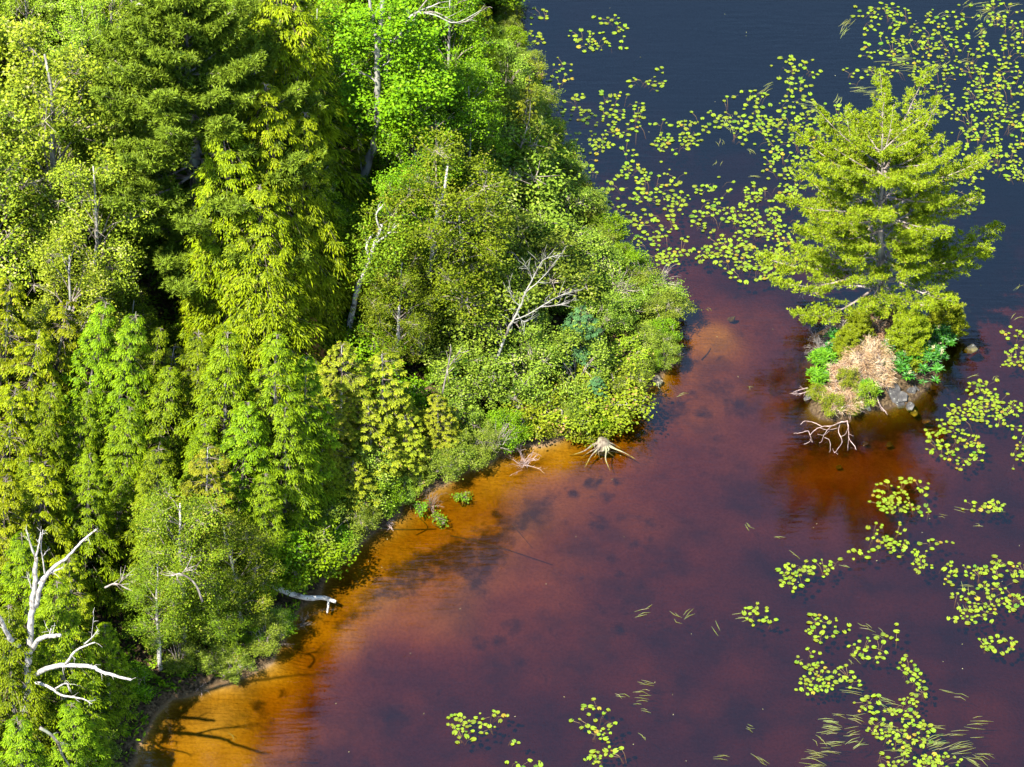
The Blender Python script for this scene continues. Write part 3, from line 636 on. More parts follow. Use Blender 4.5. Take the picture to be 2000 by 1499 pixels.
# ------------------------------------------------------------------ the forest: trees the photograph lets one tell apart
D2R = math.radians
TREES = [
 ('pale', 75, 40, 15, 1.0, 3, 'tall pale-leaved maple with grey twigs at the upper left edge of the forest'),
 ('pale', -20, 210, 13, 1.0, 2, 'pale maple half out of the frame at the left edge, below the tallest pale maple'),
 ('pale', 190, 300, 12, .8, 6, 'pale maple with a broad twiggy crown just left of the dark gap in the canopy'),
 ('pale', 120, 470, 10, .95, 4, 'lowest of the pale maples, with cream-tinted leaves above the leaning hemlocks'),
 ('pine', 350, -70, 18, 1.0, 0, 'large dark white pine with soft plate-like boughs at the top of the forest'),
 ('hemA', 440, 235, 13, .85, 0, 'olive hemlock with a bare spire below the white pine'),
 ('hemA', 524, 160, 14, .8, 0, 'olive hemlock with a thin grey spire right of the white pine'),
 ('hemA', 582, 15, 13, .8, 2, 'tall olive hemlock reaching the top edge right of the white pine'),
 ('hemA', 545, -90, 15, 1.0, 0, 'olive hemlock cut by the top edge between the pine and the bright maple'),
 ('hemA', 480, -40, 13, .8, 0, 'hemlock behind the right boughs of the white pine'),
 ('hemA', 600, 215, 12, .85, 4, 'olive hemlock just left of the bent grey maple trunk'),
 ('hemA', 500, 360, 11, 1.0, 2, 'broad yellow-olive hemlock in the middle of the dense canopy'),
 ('hemA', 415, 425, 9, .7, 4, 'yellow-olive hemlock beside the black gap right of the pale maples'),
 ('hemA', 600, 425, 8, .7, 6, 'olive hemlock left of the white birch trunk'),
 ('hemB', 215, 590, 10, .75, 14, 'narrow leaning hemlock with its trunk showing, second spire from the pale maples'),
 ('hemB', 268, 612, 10, .8, 12, 'leaning hemlock with the sharpest tip below the pale maples'),
 ('hemB', 315, 640, 9, .75, 14, 'leaning hemlock at the right end of the row of slanting spires'),
 ('hemC', 130, 590, 9, .95, 12, 'slim olive hemlock leaning right beneath the cream-tinted maple'),
 ('hemC', 75, 640, 9, .95, 12, 'slim slanting hemlock left of the row of spires'),
 ('hemC', 20, 560, 10, 1.0, 10, 'slim hemlock at the left edge below the pale maples'),
 ('hemC', 30, 760, 9, 1.0, 12, 'slanting olive hemlock at the left edge halfway down'),
 ('hemB', 100, 740, 9, .8, 12, 'slanting hemlock one row below the leaning spires on the left'),
 ('hemB', 170, 760, 8, .8, 12, 'green hemlock between the left spires and the lower green mound'),
 ('hemB', 330, 720, 8, 1.0, 8, 'green hemlock with a flat-topped bough above the small dark hollow'),
 ('hemB', 250, 800, 8, .95, 8, 'bright green hemlock left of the small dark hollow'),
 ('hemB', 390, 640, 9, .9, 4, 'pale green hemlock with a bare leader under the yellow-olive hemlocks'),
 ('hemB', 455, 650, 10, .9, 6, 'green hemlock left of the centre of the forest'),
 ('hemB', 540, 660, 10, .95, 4, 'green hemlock next below the birch trunk on its left'),
 ('hemB', 600, 700, 8, .95, 4, 'bright hemlock beside the rusty dead foliage'),
 ('hemB', 480, 790, 8, 1.0, 6, 'bright green hemlock in the middle of the lower slope'),
 ('hemB', 560, 800, 8, 1.0, 4, 'green hemlock left of the cone-laden cedars'),
 ('hemB', 400, 830, 7, .95, 6, 'low green hemlock right of the small dark hollow'),
 ('hemB', 310, 870, 8, .95, 6, 'feathery hemlock just below the small dark hollow'),
 ('hemB', 180, 890, 8, .9, 8, 'hemlock above the dead white tree, slightly to its right'),
 ('hemC', 90, 900, 8, 1.1, 10, 'olive hemlock well above the dead white tree'),
 ('hemC', 15, 930, 8, 1.1, 8, 'olive hemlock at the left edge above the dead white tree'),
 ('hemB', 630, 880, 7, 1.0, 4, 'fresh green hemlock left of the yellow cedars near shore'),
 ('hemB', 520, 930, 6, 1.1, 4, 'hemlock right behind the broad shore birch'),
 ('cedar', 664, 672, 7.5, .9, 2, 'cedar with a yellow-brown tip standing under the white birch trunk'),
 ('cedar', 745, 690, 8, 1.05, 0, 'cedar with many pale cones right of the birch trunk foot'),
 ('cedar', 720, 790, 7, 1.1, 0, 'cone-covered cedar in the middle of the cedar stand'),
 ('cedar', 790, 810, 6.5, 1.1, 2, 'yellow cedar in the right part of the cedar stand'),
 ('cedar', 855, 770, 6.5, .9, 0, 'bright yellow cedar left of the leaning dead birch'),
 ('cedar', 690, 900, 6, 1.15, 2, 'yellow cedar nearest the small amber bay on its left side'),
 ('cedar', 640, 790, 7, 1.0, 2, 'cedar between the green hemlocks and the cone-covered cedars'),
 ('cedar', 830, 870, 5, 1.1, 2, 'low cedar overhanging the amber shallows'),
 ('cedar', 760, 920, 4.5, 1.1, 2, 'lowest cedar of the stand, by the fallen branch in the shallows'),
 ('cedar', 405, 875, 8, .85, 4, 'sparse yellow cedar rising behind the broad shore birch'),
 ('birch', 330, 960, 9, .9, 0, 'broad small-leaved birch above the beach, left half of the pair'),
 ('birch', 450, 1000, 8, .9, 0, 'small-leaved birch above the beach, nearest the fallen white log'),
 ('birch', 290, 1080, 7, .85, 0, 'dense low birch between the dead white tree and the beach'),
 ('birch', 420, 1110, 6, .9, 0, 'dense low birch leaning out over the small dark inlet'),
 ('birch', 800, 425, 7, .7, 6, 'white-barked birch with a pale limb fork above its foliage'),
 ('birch', 850, 300, 11, 1.1, 4, 'wide olive-leaved birch right of the bent grey trunk'),
 ('birch', 920, 380, 8, 1.05, 4, 'round olive birch crown behind the leaning dead birch'),
 ('birch', 780, 480, 7, .9, 2, 'shaded birch right of the white birch trunk'),
 ('maple', 850, 90, 11, .95, 4, 'vivid green maple crown right of the upright grey trunk'),
 ('maple', 930, 150, 9, .8, 2, 'vivid green maple nearest the upper shore'),
 ('maple', 655, 70, 9, .7, 0, 'vivid green maple left of the upright grey trunk'),
 ('maple', 870, -40, 11, .8, 0, 'green maple under the pale bare limbs at the top edge'),
 ('hemA', 950, 10, 8, .8, 2, 'olive hemlock at the top edge beside the lake'),
 ('spruce', 1135, 600, 3.6, .85, 0, 'blue-green spruce standing out of the shoreline shrubs'),
 ('spruce', 1165, 735, 1.8, 1.0, 0, 'smaller blue-green spruce below the larger one'),
 ('spruce', 665, 1045, 2.6, 1.2, 0, 'low blue-green spruce at the water right of the fallen white log'),
 ('hemB', 120, 1140, 9, .95, 4, 'hemlock directly behind the dead white tree'),
 ('hemB', 20, 1190, 9, .95, 4, 'hemlock at the left edge behind the dead white tree'),
 ('hemB', 210, 1220, 7, .95, 4, 'hemlock right of the dead white tree'),
 ('hemC', 135, 1090, 7, .9, 4, 'small yellow spire between the dead white tree and the birches'),
 ('hemB', 30, 1400, 8, 1.0, 2, 'bright hemlock in the bottom left corner'),
 ('hemB', 140, 1370, 7, 1.0, 2, 'bright hemlock below the lowest limb of the dead white tree'),
 ('hemB', 178, 1400, 6, .8, 2, 'hemlock overhanging the amber cove at the bottom left'),
 ('hemB', 45, 1040, 8, .9, 4, 'hemlock between the left edge and the top of the dead white tree'),
 ('dark', 545, 1200, 2.2, 1.0, 0, 'dark glossy shrub drooping over the water under the white log'),
 ('dark', 590, 1010, 3.4, 1.1, 0, 'green shrub behind the low blue-green spruce'),
 ('alder', 620, 1000, 3, 1.0, 0, 'bright alder with grey twigs behind the low blue-green spruce'),
 ('alder', 690, 980, 2.8, 1.0, 0, 'alder at the water edge left of the fallen branch'),
 ('low', 1180, 740, 1.5, 1.3, 0, 'yellow-green mat of shrub reaching the point between the two stumps'),
 ('low', 1140, 800, 1.2, 1.2, 0, 'yellow-green shrub right above the larger stump'),
]
for kind, px, py, H, wd, ln, lab in TREES:
    g = {'hemlock_tree': 'hemlocks of the shore forest', 'maple_tree': 'maples of the shore forest', 'birch_tree': 'birches of the shore forest', 'cedar_tree': 'cedars near the shore',
         'spruce_tree': 'blue-green spruces', 'alder_shrub': 'shrubs along the shore', 'leafy_shrub': 'shrubs along the shore', 'low_shrub': 'low mats of shrub', 'pine_tree': None}[KIND[kind][0]]
    o_ = plant(kind, px, py, H, lab, g, wd, (D2R(rnd.uniform(-2, 3)), D2R(ln)))
    if 'stump' not in lab and any(k_ == kind for k_ in ('hemA', 'hemB', 'birch', 'maple', 'cedar', 'pale')) and blocks(*PLACED[-1], PLACED[-1][2]*RAD[kind]*.7): print('hides bare wood:', lab)

# the trees and shrubs between them that nothing sets apart
hero = list(PLACED)
NOVEG = [(595, 1190, 68, 42), (1280, 748, 26, 14), (1178, 868, 45, 14), (520, 1300, 60, 30), (350, 1365, 40, 25), (1040, 890, 30, 20)]
GAPS = [(885, 575, 85, 60), (400, 760, 45, 45), (140, 700, 18, 70), (500, 640, 30, 30), (310, 450, 60, 130), (350, 310, 70, 60), (660, 620, 40, 60), (360, 1000, 40, 60)]    # where the canopy opens on the dark floor
fx = np.arange(-29, 16, 1.1); fy = np.arange(60, 131, 1.1)
cand = [(x+rnd.uniform(-.5, .5), y+rnd.uniform(-.5, .5)) for x in fx for y in fy]
dist = sdist(LAND, np.array([c[0] for c in cand]), np.array([c[1] for c in cand]))
rnd.shuffle(cand)
order = [(c, d) for c, d in zip(cand, sdist(LAND, np.array([c[0] for c in cand]), np.array([c[1] for c in cand])))]
done = []
LM = [(75, 60, 'tallest pale maple'), (190, 320, 'twiggy pale maple'), (120, 500, 'cream-tinted maple'), (340, 120, 'white pine'), (320, 310, 'grey tangle under the pine'), (440, 260, 'bare-spired hemlock'), (500, 420, 'broad yellow-olive hemlock'),
 (310, 450, 'black canopy gap'), (240, 640, 'leaning spires'), (355, 800, 'small dark hollow'), (480, 800, 'mid-slope hemlocks'), (60, 800, 'slanting olive hemlocks'), (700, 360, 'bent grey trunk'), (740, 120, 'upright grey trunk'), (850, 10, 'bare limbs at the top edge'),
 (900, 150, 'vivid green maples'), (850, 350, 'wide olive birch'), (690, 600, 'white birch trunk'), (760, 520, 'shaded birch'), (700, 760, 'cone-laden cedars'), (830, 860, 'low cedar by the shallows'), (620, 900, 'green hemlocks by the shore'), (990, 650, 'leaning dead birch'),
 (1130, 660, 'blue-green spruce'), (1180, 860, 'larger stump'), (1283, 740, 'smaller stump'), (1300, 560, 'twiggy tip of the point'), (1150, 450, 'thinning grey shrub'), (1040, 280, 'dead grey leader'), (1050, 380, 'shoreline bend'), (1030, 120, 'upper shore shrubs'), (660, 1080, 'low blue-green spruce'),
 (600, 1170, 'fallen white log'), (400, 1100, 'broad shore birches'), (500, 1290, 'dark inlet'), (60, 1150, 'dead white tree'), (150, 1330, 'low dead limb'), (240, 1430, 'amber cove'), (880, 620, 'shaded forest middle'), (860, 730, 'thin dead sapling'), (560, 60, 'tall top-edge hemlocks'), (1020, 860, 'amber bay')]
used = {}
def where(desc, x, y, H):
    """says where a tree stands by the two landmarks nearest to its top in view"""
    X, Y = PX(x, y, H+1); L = sorted(LM, key=lambda m: (m[0]-X)**2+(m[1]-Y)**2)
    a_, b_ = L[0], L[1]; dx, dy = X-a_[0], Y-a_[1]
    d_ = ('right of' if dx > 0 else 'left of') if abs(dx) > abs(dy) else ('below' if dy > 0 else 'above')
    for t in ('%s just %s the %s' % (desc, d_, a_[2]), '%s %s the %s, toward the %s' % (desc, d_, a_[2], b_[2]), '%s between the %s and the %s' % (desc, a_[2], b_[2]), '%s %s the %s, toward the %s' % (desc, d_, a_[2], L[2][2])):
        t = ' '.join(t.split()[:16])
        if t not in used: break
    used[t] = 1; return t
def near(x, y, r, lst): return any((x-a)**2+(y-b)**2 < r*r for a, b, *_ in lst)
for (x, y), d in order:
    X, Y = PX(x, y, 0.5); hide = blocks(x, y, 3.0, 1.0)
    if d < (.02 if 450 < X < 1330 and Y > 640 else .9 if Y > 1300 else .1): continue
    if any(((X-a_)/ra)**2+((Y-b_)/rb)**2 < 1 for a_, b_, ra, rb in NOVEG): continue
    if X < -330 or Y < -560 or Y > 2050: continue
    pen = X > 930 or (X > 840 and Y > 720)
    if pen or d < 2.0:
        if near(x, y, 1.2 if d > 1 else .75, done) or near(x, y, 0.6, hero): continue
        k = 'alder'; H = rnd.uniform(1.9, 3.3) if d > 1.2 else rnd.uniform(.8, 1.5)
        if pen and d > 4: H = rnd.uniform(3.2, 5.2)
        if not pen and rnd.random() < .35: k = 'dark'
        if pen and rnd.random() < .12: k = 'dark'
        if hide: k = 'low'; H = .9
        tx, ty = PX(x, y, H+.8)
        if ((tx-885)/85)**2+((ty-575)/60)**2 < 1 or ((tx-1010)/40)**2+((ty-440)/35)**2 < 1: k = 'dark'; H = 1.0
        if 1150 < X < 1260 and 700 < Y < 860 or (1020 < X < 1230 and Y > 800): k = 'low'; H = rnd.uniform(1.0, 1.5)
        lab = {'alder': 'light green alder', 'dark': 'deep green leafy shrub', 'low': 'low yellow-green shrub'}[k]
        grp = {'alder': 'alders of the shore thicket', 'dark': 'deep green shrubs of the shore thicket', 'low': 'low shrubs on the point'}[k]
        plant_at(k, x, y, H, where(lab, x, y, H), grp, rnd.uniform(.9, 1.2)*(1.25 if d < 1 else 1), z=max(gz(x, y), 0)-.03)
    else:
        if near(x, y, 2.15 if X < 600 else 1.9, done) or near(x, y, 1.2, hero): continue
        r = rnd.random()
        Yt = Y-6*34
        if X < 330 and Yt < 500: k = 'pale' if r < .45 else 'hemB'; H = rnd.uniform(6, 9)
        elif X > 640 and Yt < 450: k = 'maple' if r < .4 else ('birch' if r < .7 else 'hemA'); H = rnd.uniform(6.5, 10)
        elif Yt < 600: k = 'hemA' if r < .7 else 'maple'; H = rnd.uniform(6.5, 9.5)
        elif X > 620: k = 'cedar' if r < .6 else 'dark'; H = rnd.uniform(4.5, 8) if k == 'cedar' else rnd.uniform(2.2, 3.2)
        else: k = 'hemB' if r < .58 else 'hemC' if r < .75 else 'cedar' if r < .86 else 'birch'; H = rnd.uniform(4.5, 7.8)
        if d < 5: H *= .75
        if X < -40 or Y > 1650 or Yt < -60: H *= 1.35
        if k == 'hemA': H = min(H, 9)
        while H > 1.5 and blocks(x, y, H, H*RAD[k]*1.0): H *= .85; k = 'dark' if H < 3.5 else k
        tx, ty = PX(x, y, H+1)
        if any(((tx-gx_)/ra)**2+((ty-gy_)/rb)**2 < 1 for gx_, gy_, ra, rb in GAPS): k = 'dark'; H = 1.5
        lab = {'hemA': 'olive hemlock', 'hemB': 'green hemlock', 'hemC': 'slim olive hemlock', 'pale': 'smaller pale maple', 'maple': 'smaller green maple', 'birch': 'smaller olive birch', 'cedar': 'small yellow cedar', 'dark': 'deep green leafy shrub'}[k]
        if X > 620: H = min(H, 2.2+1.4*d)
        plant_at(k, x, y, H, where(lab, x, y, H), 'filler '+KIND[k][0].replace('_', ' ')+'s between the larger trees' if k != 'dark' else 'deep green shrubs under the cedars', rnd.uniform(.85, 1.1) if H < 7 else .85, (0, D2R(rnd.uniform(2, 12) if X < 400 else rnd.uniform(-3, 5))))
    done.append((x, y))
print('forest', len(PLACED))

# small shrubs leaning out over the waterline
for i in range(len(LAND)-1):
    a_, b_ = LAND[i], LAND[i+1]
    if max(abs(a_[0]), abs(b_[0])) > 40 or max(a_[1], b_[1]) > 128: continue
    L = np.linalg.norm(b_-a_); n_ = max(1, int(L/.62)); t_ = (b_-a_)/L; nr = np.array([-t_[1], t_[0]])
    if float(sdist(LAND, np.array([(a_+b_)[0]/2+nr[0]*.2]), np.array([(a_+b_)[1]/2+nr[1]*.2]))[0]) < 0: nr = -nr
    for k in range(n_):
        q = a_+t_*(k+rnd.random())/n_*L+nr*(rnd.uniform(.0, .5) if a_[0] > P(620, 1100)[0] else rnd.uniform(.2, .75)); X, Y = PX(q[0], q[1], .3)
        if any(((X-u_)/ra)**2+((Y-v_)/rb)**2 < 1 for u_, v_, ra, rb in NOVEG) or X < 430 or blocks(q[0], q[1], 1.2, .7): continue
        kk = rnd.choices(['alder', 'low', 'dark'], [5, 1 if X < 1000 else 3, 2])[0]; H = rnd.uniform(.55, 1.15) if kk == 'low' else rnd.uniform(.9, 1.7)
        plant_at(kk, q[0], q[1], H, where({'alder': 'waterside alder', 'dark': 'dark waterside shrub', 'low': 'low waterside shrub'}[kk], q[0], q[1], H), 'shrubs leaning over the waterline', rnd.uniform(.8, 1.15) if kk != 'low' else .8, z=max(gz(q[0], q[1]), 0)-.03)

# ferns and seedlings on the forest floor
Q = Quads(); n = 9000
x = R_.uniform(-28, 15, n*2); y = R_.uniform(62, 128, n*2); ok = sdist(LAND, x, y) > 0.15; x, y = x[ok][:n], y[ok][:n]; z = ground_z(x, y)
k = 9; ix = np.repeat(np.arange(len(x)), k); c = np.stack([x, y, z], 1)[ix]+R_.normal(0, .12, (len(ix), 3))*np.array([1, 1, .4])+np.array([0, 0, .12])
leaves(Q, c, nrm(R_.normal(0, 1, (len(ix), 3))*np.array([1, 1, .3])+np.array([0, 0, .2])), nrm(R_.normal(0, .3, (len(ix), 3))+np.array([0, 0, 1.])), R_.uniform(.14, .3, len(ix)), R_.uniform(.06, .11, len(ix)), R_.rand(len(ix)))
fl = part('ground_cover', Q.mesh('ground_cover', 'maple'), None); fl['kind'] = 'stuff'; fl['label'] = 'ferns and seedlings covering the forest floor'

# ------------------------------------------------------------------ trees built branch by branch where the photograph shows the wood
def limb_tree(name, label, cat, mat, base, limbs, group=None, seed=3, twig=True, first='trunk', twigmat=None, tl=0.35, ntw=1.0):
    """limbs: lists of (px, py, y-offset) photo points with radii; the first is the trunk, all on upright planes round the base"""
    rng = np.random.RandomState(seed)
    o = empty(name, base, label, cat, group)
    for i, (pts, r0, r1) in enumerate(limbs):
        w3 = [V(p[0], p[1], base[1]+(p[2] if len(p) > 2 else 0)) for p in pts]
        if i == 0: w3[0] = np.array(base)-np.array([0, 0, .3])
        path = smooth_path(w3, 5); path[1:-1] += rng.normal(0, r0*.10, path[1:-1].shape)
        tb = Tubes(); tb.add(path, np.linspace(r0, r1, len(path)), 8 if r0 > .05 else 6, .07, rng)
        if twig and r0 < .12:
            for q in range(int((2+len(path)*.3)*ntw)):
                j = rng.randint(len(path)//3, len(path)); d = nrm(path[j]-path[max(j-2, 0)]); d = nrm(d+rng.normal(0, .55, 3)+np.array([0, 0, .15])); L = tl*rng.uniform(.4, 1.3)
                p1 = path[j]+d*L*.5; p2 = p1+nrm(d+rng.normal(0, .4, 3))*L*.5
                tb.add(np.array([path[j], p1, p2]), [max(.008, r1*.4), .007, .003], 4, 0)
        part(first if i == 0 else 'branch', local(tb.mesh(first if i == 0 else 'branch', mat), base), o)
    return o

# dead silver tree, lower left
b = P(48, 1530, 0.8); yb = b[1]
b = np.array([V(45, 1400, yb)[0], yb, gz(b[0], yb)])
limb_tree('dead_tree', 'bare bone-white dead tree with forked top standing out of the hemlocks, bottom left', 'tree', 'dead_white', b, [
    ([(45, 1500), (47, 1420), (52, 1340), (58, 1250), (62, 1190), (68, 1130), (70, 1088)], .17, .055),
    ([(70, 1090), (60, 1065), (54, 1042)], .045, .02), ([(70, 1088), (76, 1065), (80, 1040, .2)], .04, .015),
    ([(70, 1185), (82, 1140, -.2), (105, 1108, -.4), (130, 1090, -.5), (160, 1058, -.7), (188, 1034, -.9)], .08, .022),
    ([(74, 1140), (92, 1122, .2), (118, 1111, .3)], .06, .03), ([(88, 1125), (84, 1095), (80, 1068, .1), (84, 1035, .1)], .03, .01),
    ([(52, 1275), (30, 1258, -.3), (14, 1238, -.5), (-4, 1200, -.7), (-12, 1185, -.8)], .11, .05),
    ([(64, 1268), (75, 1250, -.4), (95, 1243, -.7), (118, 1242, -1.0)], .085, .06), ([(96, 1243, -.6), (100, 1228, -.6)], .03, .02),
    ([(66, 1318), (100, 1303, -.5), (130, 1300, -.8), (180, 1303, -1.2), (205, 1315, -1.4), (256, 1328, -1.8)], .095, .04),
    ([(128, 1298, -.8), (150, 1270, -1.0), (185, 1255, -1.2)], .05, .02), ([(165, 1258, -1.1), (180, 1245, -1.2), (192, 1230, -1.3)], .025, .01), ([(178, 1252, -1.2), (183, 1205, -1.2)], .012, .006),
    ([(66, 1332), (95, 1342, -.3), (120, 1358, -.5), (160, 1365, -.8), (180, 1375, -.9)], .06, .015), ([(108, 1345, -.4), (130, 1335, -.5), (135, 1350, -.6)], .03, .01),
    ([(62, 1150), (57, 1135), (55, 1128)], .025, .01)], seed=5, tl=.35, ntw=1.3)

# tall bent maple whose grey trunk shows above the canopy
b0 = P(690, 410, 4.5); b = np.array([V(685, 430, b0[1])[0]-.1, b0[1], gz(b0[0], b0[1])])
mt = limb_tree('maple_tree', 'tall maple whose bent grey trunk shows through the upper canopy', 'tree', 'bark_pale', b, [
    ([(680, 560), (692, 405), (700, 370), (716, 330), (732, 280), (738, 240), (738, 180), (737, 90), (745, 50), (748, -30)], .20, .08),
    ([(738, 90), (728, 40, .2), (718, -20, .3)], .08, .05), ([(715, 345), (706, 330), (704, 315)], .05, .02), ([(694, 395), (692, 372), (690, 360)], .06, .02),
    ([(738, 165), (722, 150), (700, 142)], .04, .012), ([(745, 130, 0), (758, 122, 0), (764, 112)], .03, .01), ([(780, 70, -.3), (800, 35, -.3), (820, 22, -.3), (860, 5, -.5)], .06, .02), ([(815, 25, -.3), (850, 30, -.6), (890, 45, -.8), (940, 20, -1)], .03, .01),
    ([(744, 75), (770, 80, -.1), (800, 35, -.3)], .06, .05)], seed=8, tl=.8)
rng = np.random.RandomState(31); Q = Quads(); cs = []
for (px, py, r, n, dy) in [(700, 90, 45, 26, .3), (680, 50, 40, 16, .6), (770, 60, 45, 22, -.4), (775, 205, 32, 14, -.7), (700, 170, 35, 12, .3), (752, 222, 30, 14, -.5), (790, 190, 50, 26, -.5), (775, 225, 35, 14, -.7), (830, 80, 45, 20, -.4), (795, 130, 38, 20, .4), (710, 30, 30, 12, .4), (850, 170, 40, 18, -.6), (770, 8, 30, 10, 0), (680, 215, 28, 12, .4)]:
    for q in range(n): cs.append(V(px+rng.normal(0, r*.5), py+rng.normal(0, r*.42), b[1]+dy+rng.normal(0, .8)))
cs = np.array(cs); ix = np.repeat(np.arange(len(cs)), 38); off = rng.normal(0, 1, (len(ix), 3))*np.array([.24, .24, .11])
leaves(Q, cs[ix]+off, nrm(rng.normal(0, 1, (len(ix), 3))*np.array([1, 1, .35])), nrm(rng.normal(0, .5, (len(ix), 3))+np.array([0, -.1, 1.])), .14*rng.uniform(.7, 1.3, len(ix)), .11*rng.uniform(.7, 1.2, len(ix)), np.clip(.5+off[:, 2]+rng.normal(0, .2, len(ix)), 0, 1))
part('foliage', local(Q.mesh('foliage', 'maple'), b), mt)

# white birch trunk below it
b0 = P(676, 668, 2.5); b = np.array([V(672, 690, b0[1])[0], b0[1], gz(b0[0], b0[1])])
bt = limb_tree('birch_tree', 'birch with a bare leaning white trunk in the dark centre of the forest', 'tree', 'bark_birch', b, [
    ([(668, 760), (680, 655), (690, 600), (700, 560), (714, 530), (722, 505), (735, 470), (745, 440)], .13, .06), ([(722, 505), (716, 480, .2), (728, 455, .3)], .06, .03), ([(735, 475), (755, 460, -.2), (775, 440, -.3)], .05, .02), ([(742, 450), (735, 420), (748, 400)], .04, .015)], seed=9, tl=.5)
Q = Quads(); cs = []
for (px, py, r, n, dy) in [(735, 520, 50, 30, -.9), (790, 480, 50, 26, -.5), (760, 560, 40, 18, -.6), (720, 440, 40, 16, .7), (790, 540, 38, 16, .3), (700, 480, 30, 10, .8)]:
    for q in range(n): cs.append(V(px+rng.normal(0, r*.5), py+rng.normal(0, r*.45), b[1]+dy+rng.normal(0, .6)))
cs = np.array(cs); ix = np.repeat(np.arange(len(cs)), 48); off = rng.normal(0, 1, (len(ix), 3))*np.array([.22, .22, .16])
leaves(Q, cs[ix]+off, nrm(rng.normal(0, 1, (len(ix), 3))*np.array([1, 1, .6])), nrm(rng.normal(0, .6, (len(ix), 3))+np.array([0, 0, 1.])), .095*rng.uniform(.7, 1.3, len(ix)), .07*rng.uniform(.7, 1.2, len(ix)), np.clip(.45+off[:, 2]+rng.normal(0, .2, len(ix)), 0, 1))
part('foliage', local(Q.mesh('foliage', 'birch'), b), bt)

# leaning dead birch among the shore shrubs
b0 = P(958, 745, 1.6); b = np.array([V(955, 760, b0[1])[0], b0[1], gz(b0[0], b0[1])])
limb_tree('birch_tree', 'leaning pale birch with a bare forked top among the shoreline shrubs', 'tree', 'bark_pale', b, [
    ([(952, 800), (964, 725), (975, 690), (990, 650), (1005, 620), (1018, 595), (1026, 570)], .065, .034),
    ([(1024, 575), (1038, 550), (1048, 530), (1062, 508), (1090, 498)], .030, .007), ([(1030, 568), (1050, 552), (1075, 525), (1100, 492)], .024, .006), ([(1040, 548), (1034, 530), (1025, 518)], .02, .008),
    ([(1010, 612), (1022, 628), (1040, 622)], .025, .01), ([(1018, 600), (1002, 585), (992, 560)], .02, .008), ([(1062, 596, -.4), (1085, 582, -.4), (1120, 568, -.4)], .022, .006), ([(1058, 600, -.4), (1090, 596, -.5), (1118, 588, -.5)], .018, .005),
    ([(1005, 625), (1030, 615, -.2), (1062, 596, -.4)], .022, .02)], seed=12, tl=.6, ntw=2.2)

# pale bare limbs at the top edge and other bare wood showing through the canopy
SNAGS = [
 ('pale bare limbs of a dying maple at the top edge', [([(788, 90), (800, 50), (812, 28), (850, -20)], .06, .02), ([(812, 28), (850, 24), (900, 45), (950, 15)], .035, .01), ([(800, 48), (790, 30), (786, 0)], .02, .008)], 9),
 ('broken pale stub beside the top of the white pine', [([(255, 12), (285, 8), (310, 12)], .07, .05), ([(262, 10), (246, -20)], .05, .03)], 13),
 ('snapped grey limb sticking left out of the white pine', [([(275, 222), (250, 217), (218, 212)], .055, .06)], 9),
 ('grey broken limb just above the tangle of dead pine roots', [([(292, 282), (262, 284)], .05, .04), ([(290, 280), (300, 262), (318, 256)], .05, .03)], 8),
 ('dead grey leader with short stubs near the upper shore', [([(1016, 290), (1024, 265), (1034, 230), (1036, 195)], .035, .01)], 4.5),
 ('thin grey sapling snag in the shaded forest middle', [([(902, 600), (903, 575), (902, 550)], .03, .008)], 4),
 ('thin dead sapling between the cedars and the leaning birch', [([(864, 768), (872, 730), (878, 700), (880, 680)], .035, .01), ([(874, 722), (888, 700), (896, 690)], .015, .006)], 3.5),
 ('dark curved dead branch in the bottom left hemlocks', [([(78, 1422), (100, 1436), (115, 1455), (122, 1475), (135, 1495)], .06, .03)], 5.5),
 ('grey bare branch poking from the birch above the beach', [([(395, 1175), (382, 1142), (355, 1122), (335, 1125)], .04, .02), ([(355, 1122), (365, 1108)], .025, .01)], 6.5),
 ('short white branch in the left birch above the beach', [([(205, 1148), (225, 1140), (245, 1148)], .035, .015), ([(232, 1142), (240, 1128)], .02, .01)], 6.5),
 ('pale horizontal limb in the olive birch crown', [([(850, 432), (875, 434), (898, 437)], .045, .03), ([(852, 432), (835, 428)], .03, .015)], 7.5),
 ('thin bare pole crossing the dark gap at the top middle', [([(530, 166), (555, 164), (590, 166)], .045, .035)], 8),
]
for i, (lab, limbs, h) in enumerate(SNAGS):
    p0 = limbs[0][0][0]; q = P(p0[0], p0[1], h); b = np.array([q[0], q[1], q[2]-.01])
    o = empty('bare_branch', b, lab, 'branch', 'bare wood showing in the canopy'); rng = np.random.RandomState(60+i)
    for j, (pts, r0, r1) in enumerate(limbs):
        path = smooth_path([V(a[0], a[1], b[1]-.25) for a in pts], 4); tb = Tubes(); tb.add(path, np.linspace(r0, r1, len(path)), 7, .06, rng)
        for q_ in range(6):
            jj = rng.randint(1, len(path)); d = nrm(nrm(path[jj]-path[jj-1])+rng.normal(0, .6, 3)); tb.add(np.array([path[jj], path[jj]+d*.25, path[jj]+d*.45+rng.normal(0, .05, 3)]), [.014, .01, .005], 4, 0)
        part('limb' if j == 0 else 'branch', local(tb.mesh('limb', 'dead_grey' if i not in (7,) else 'bark_grey'), b), o)
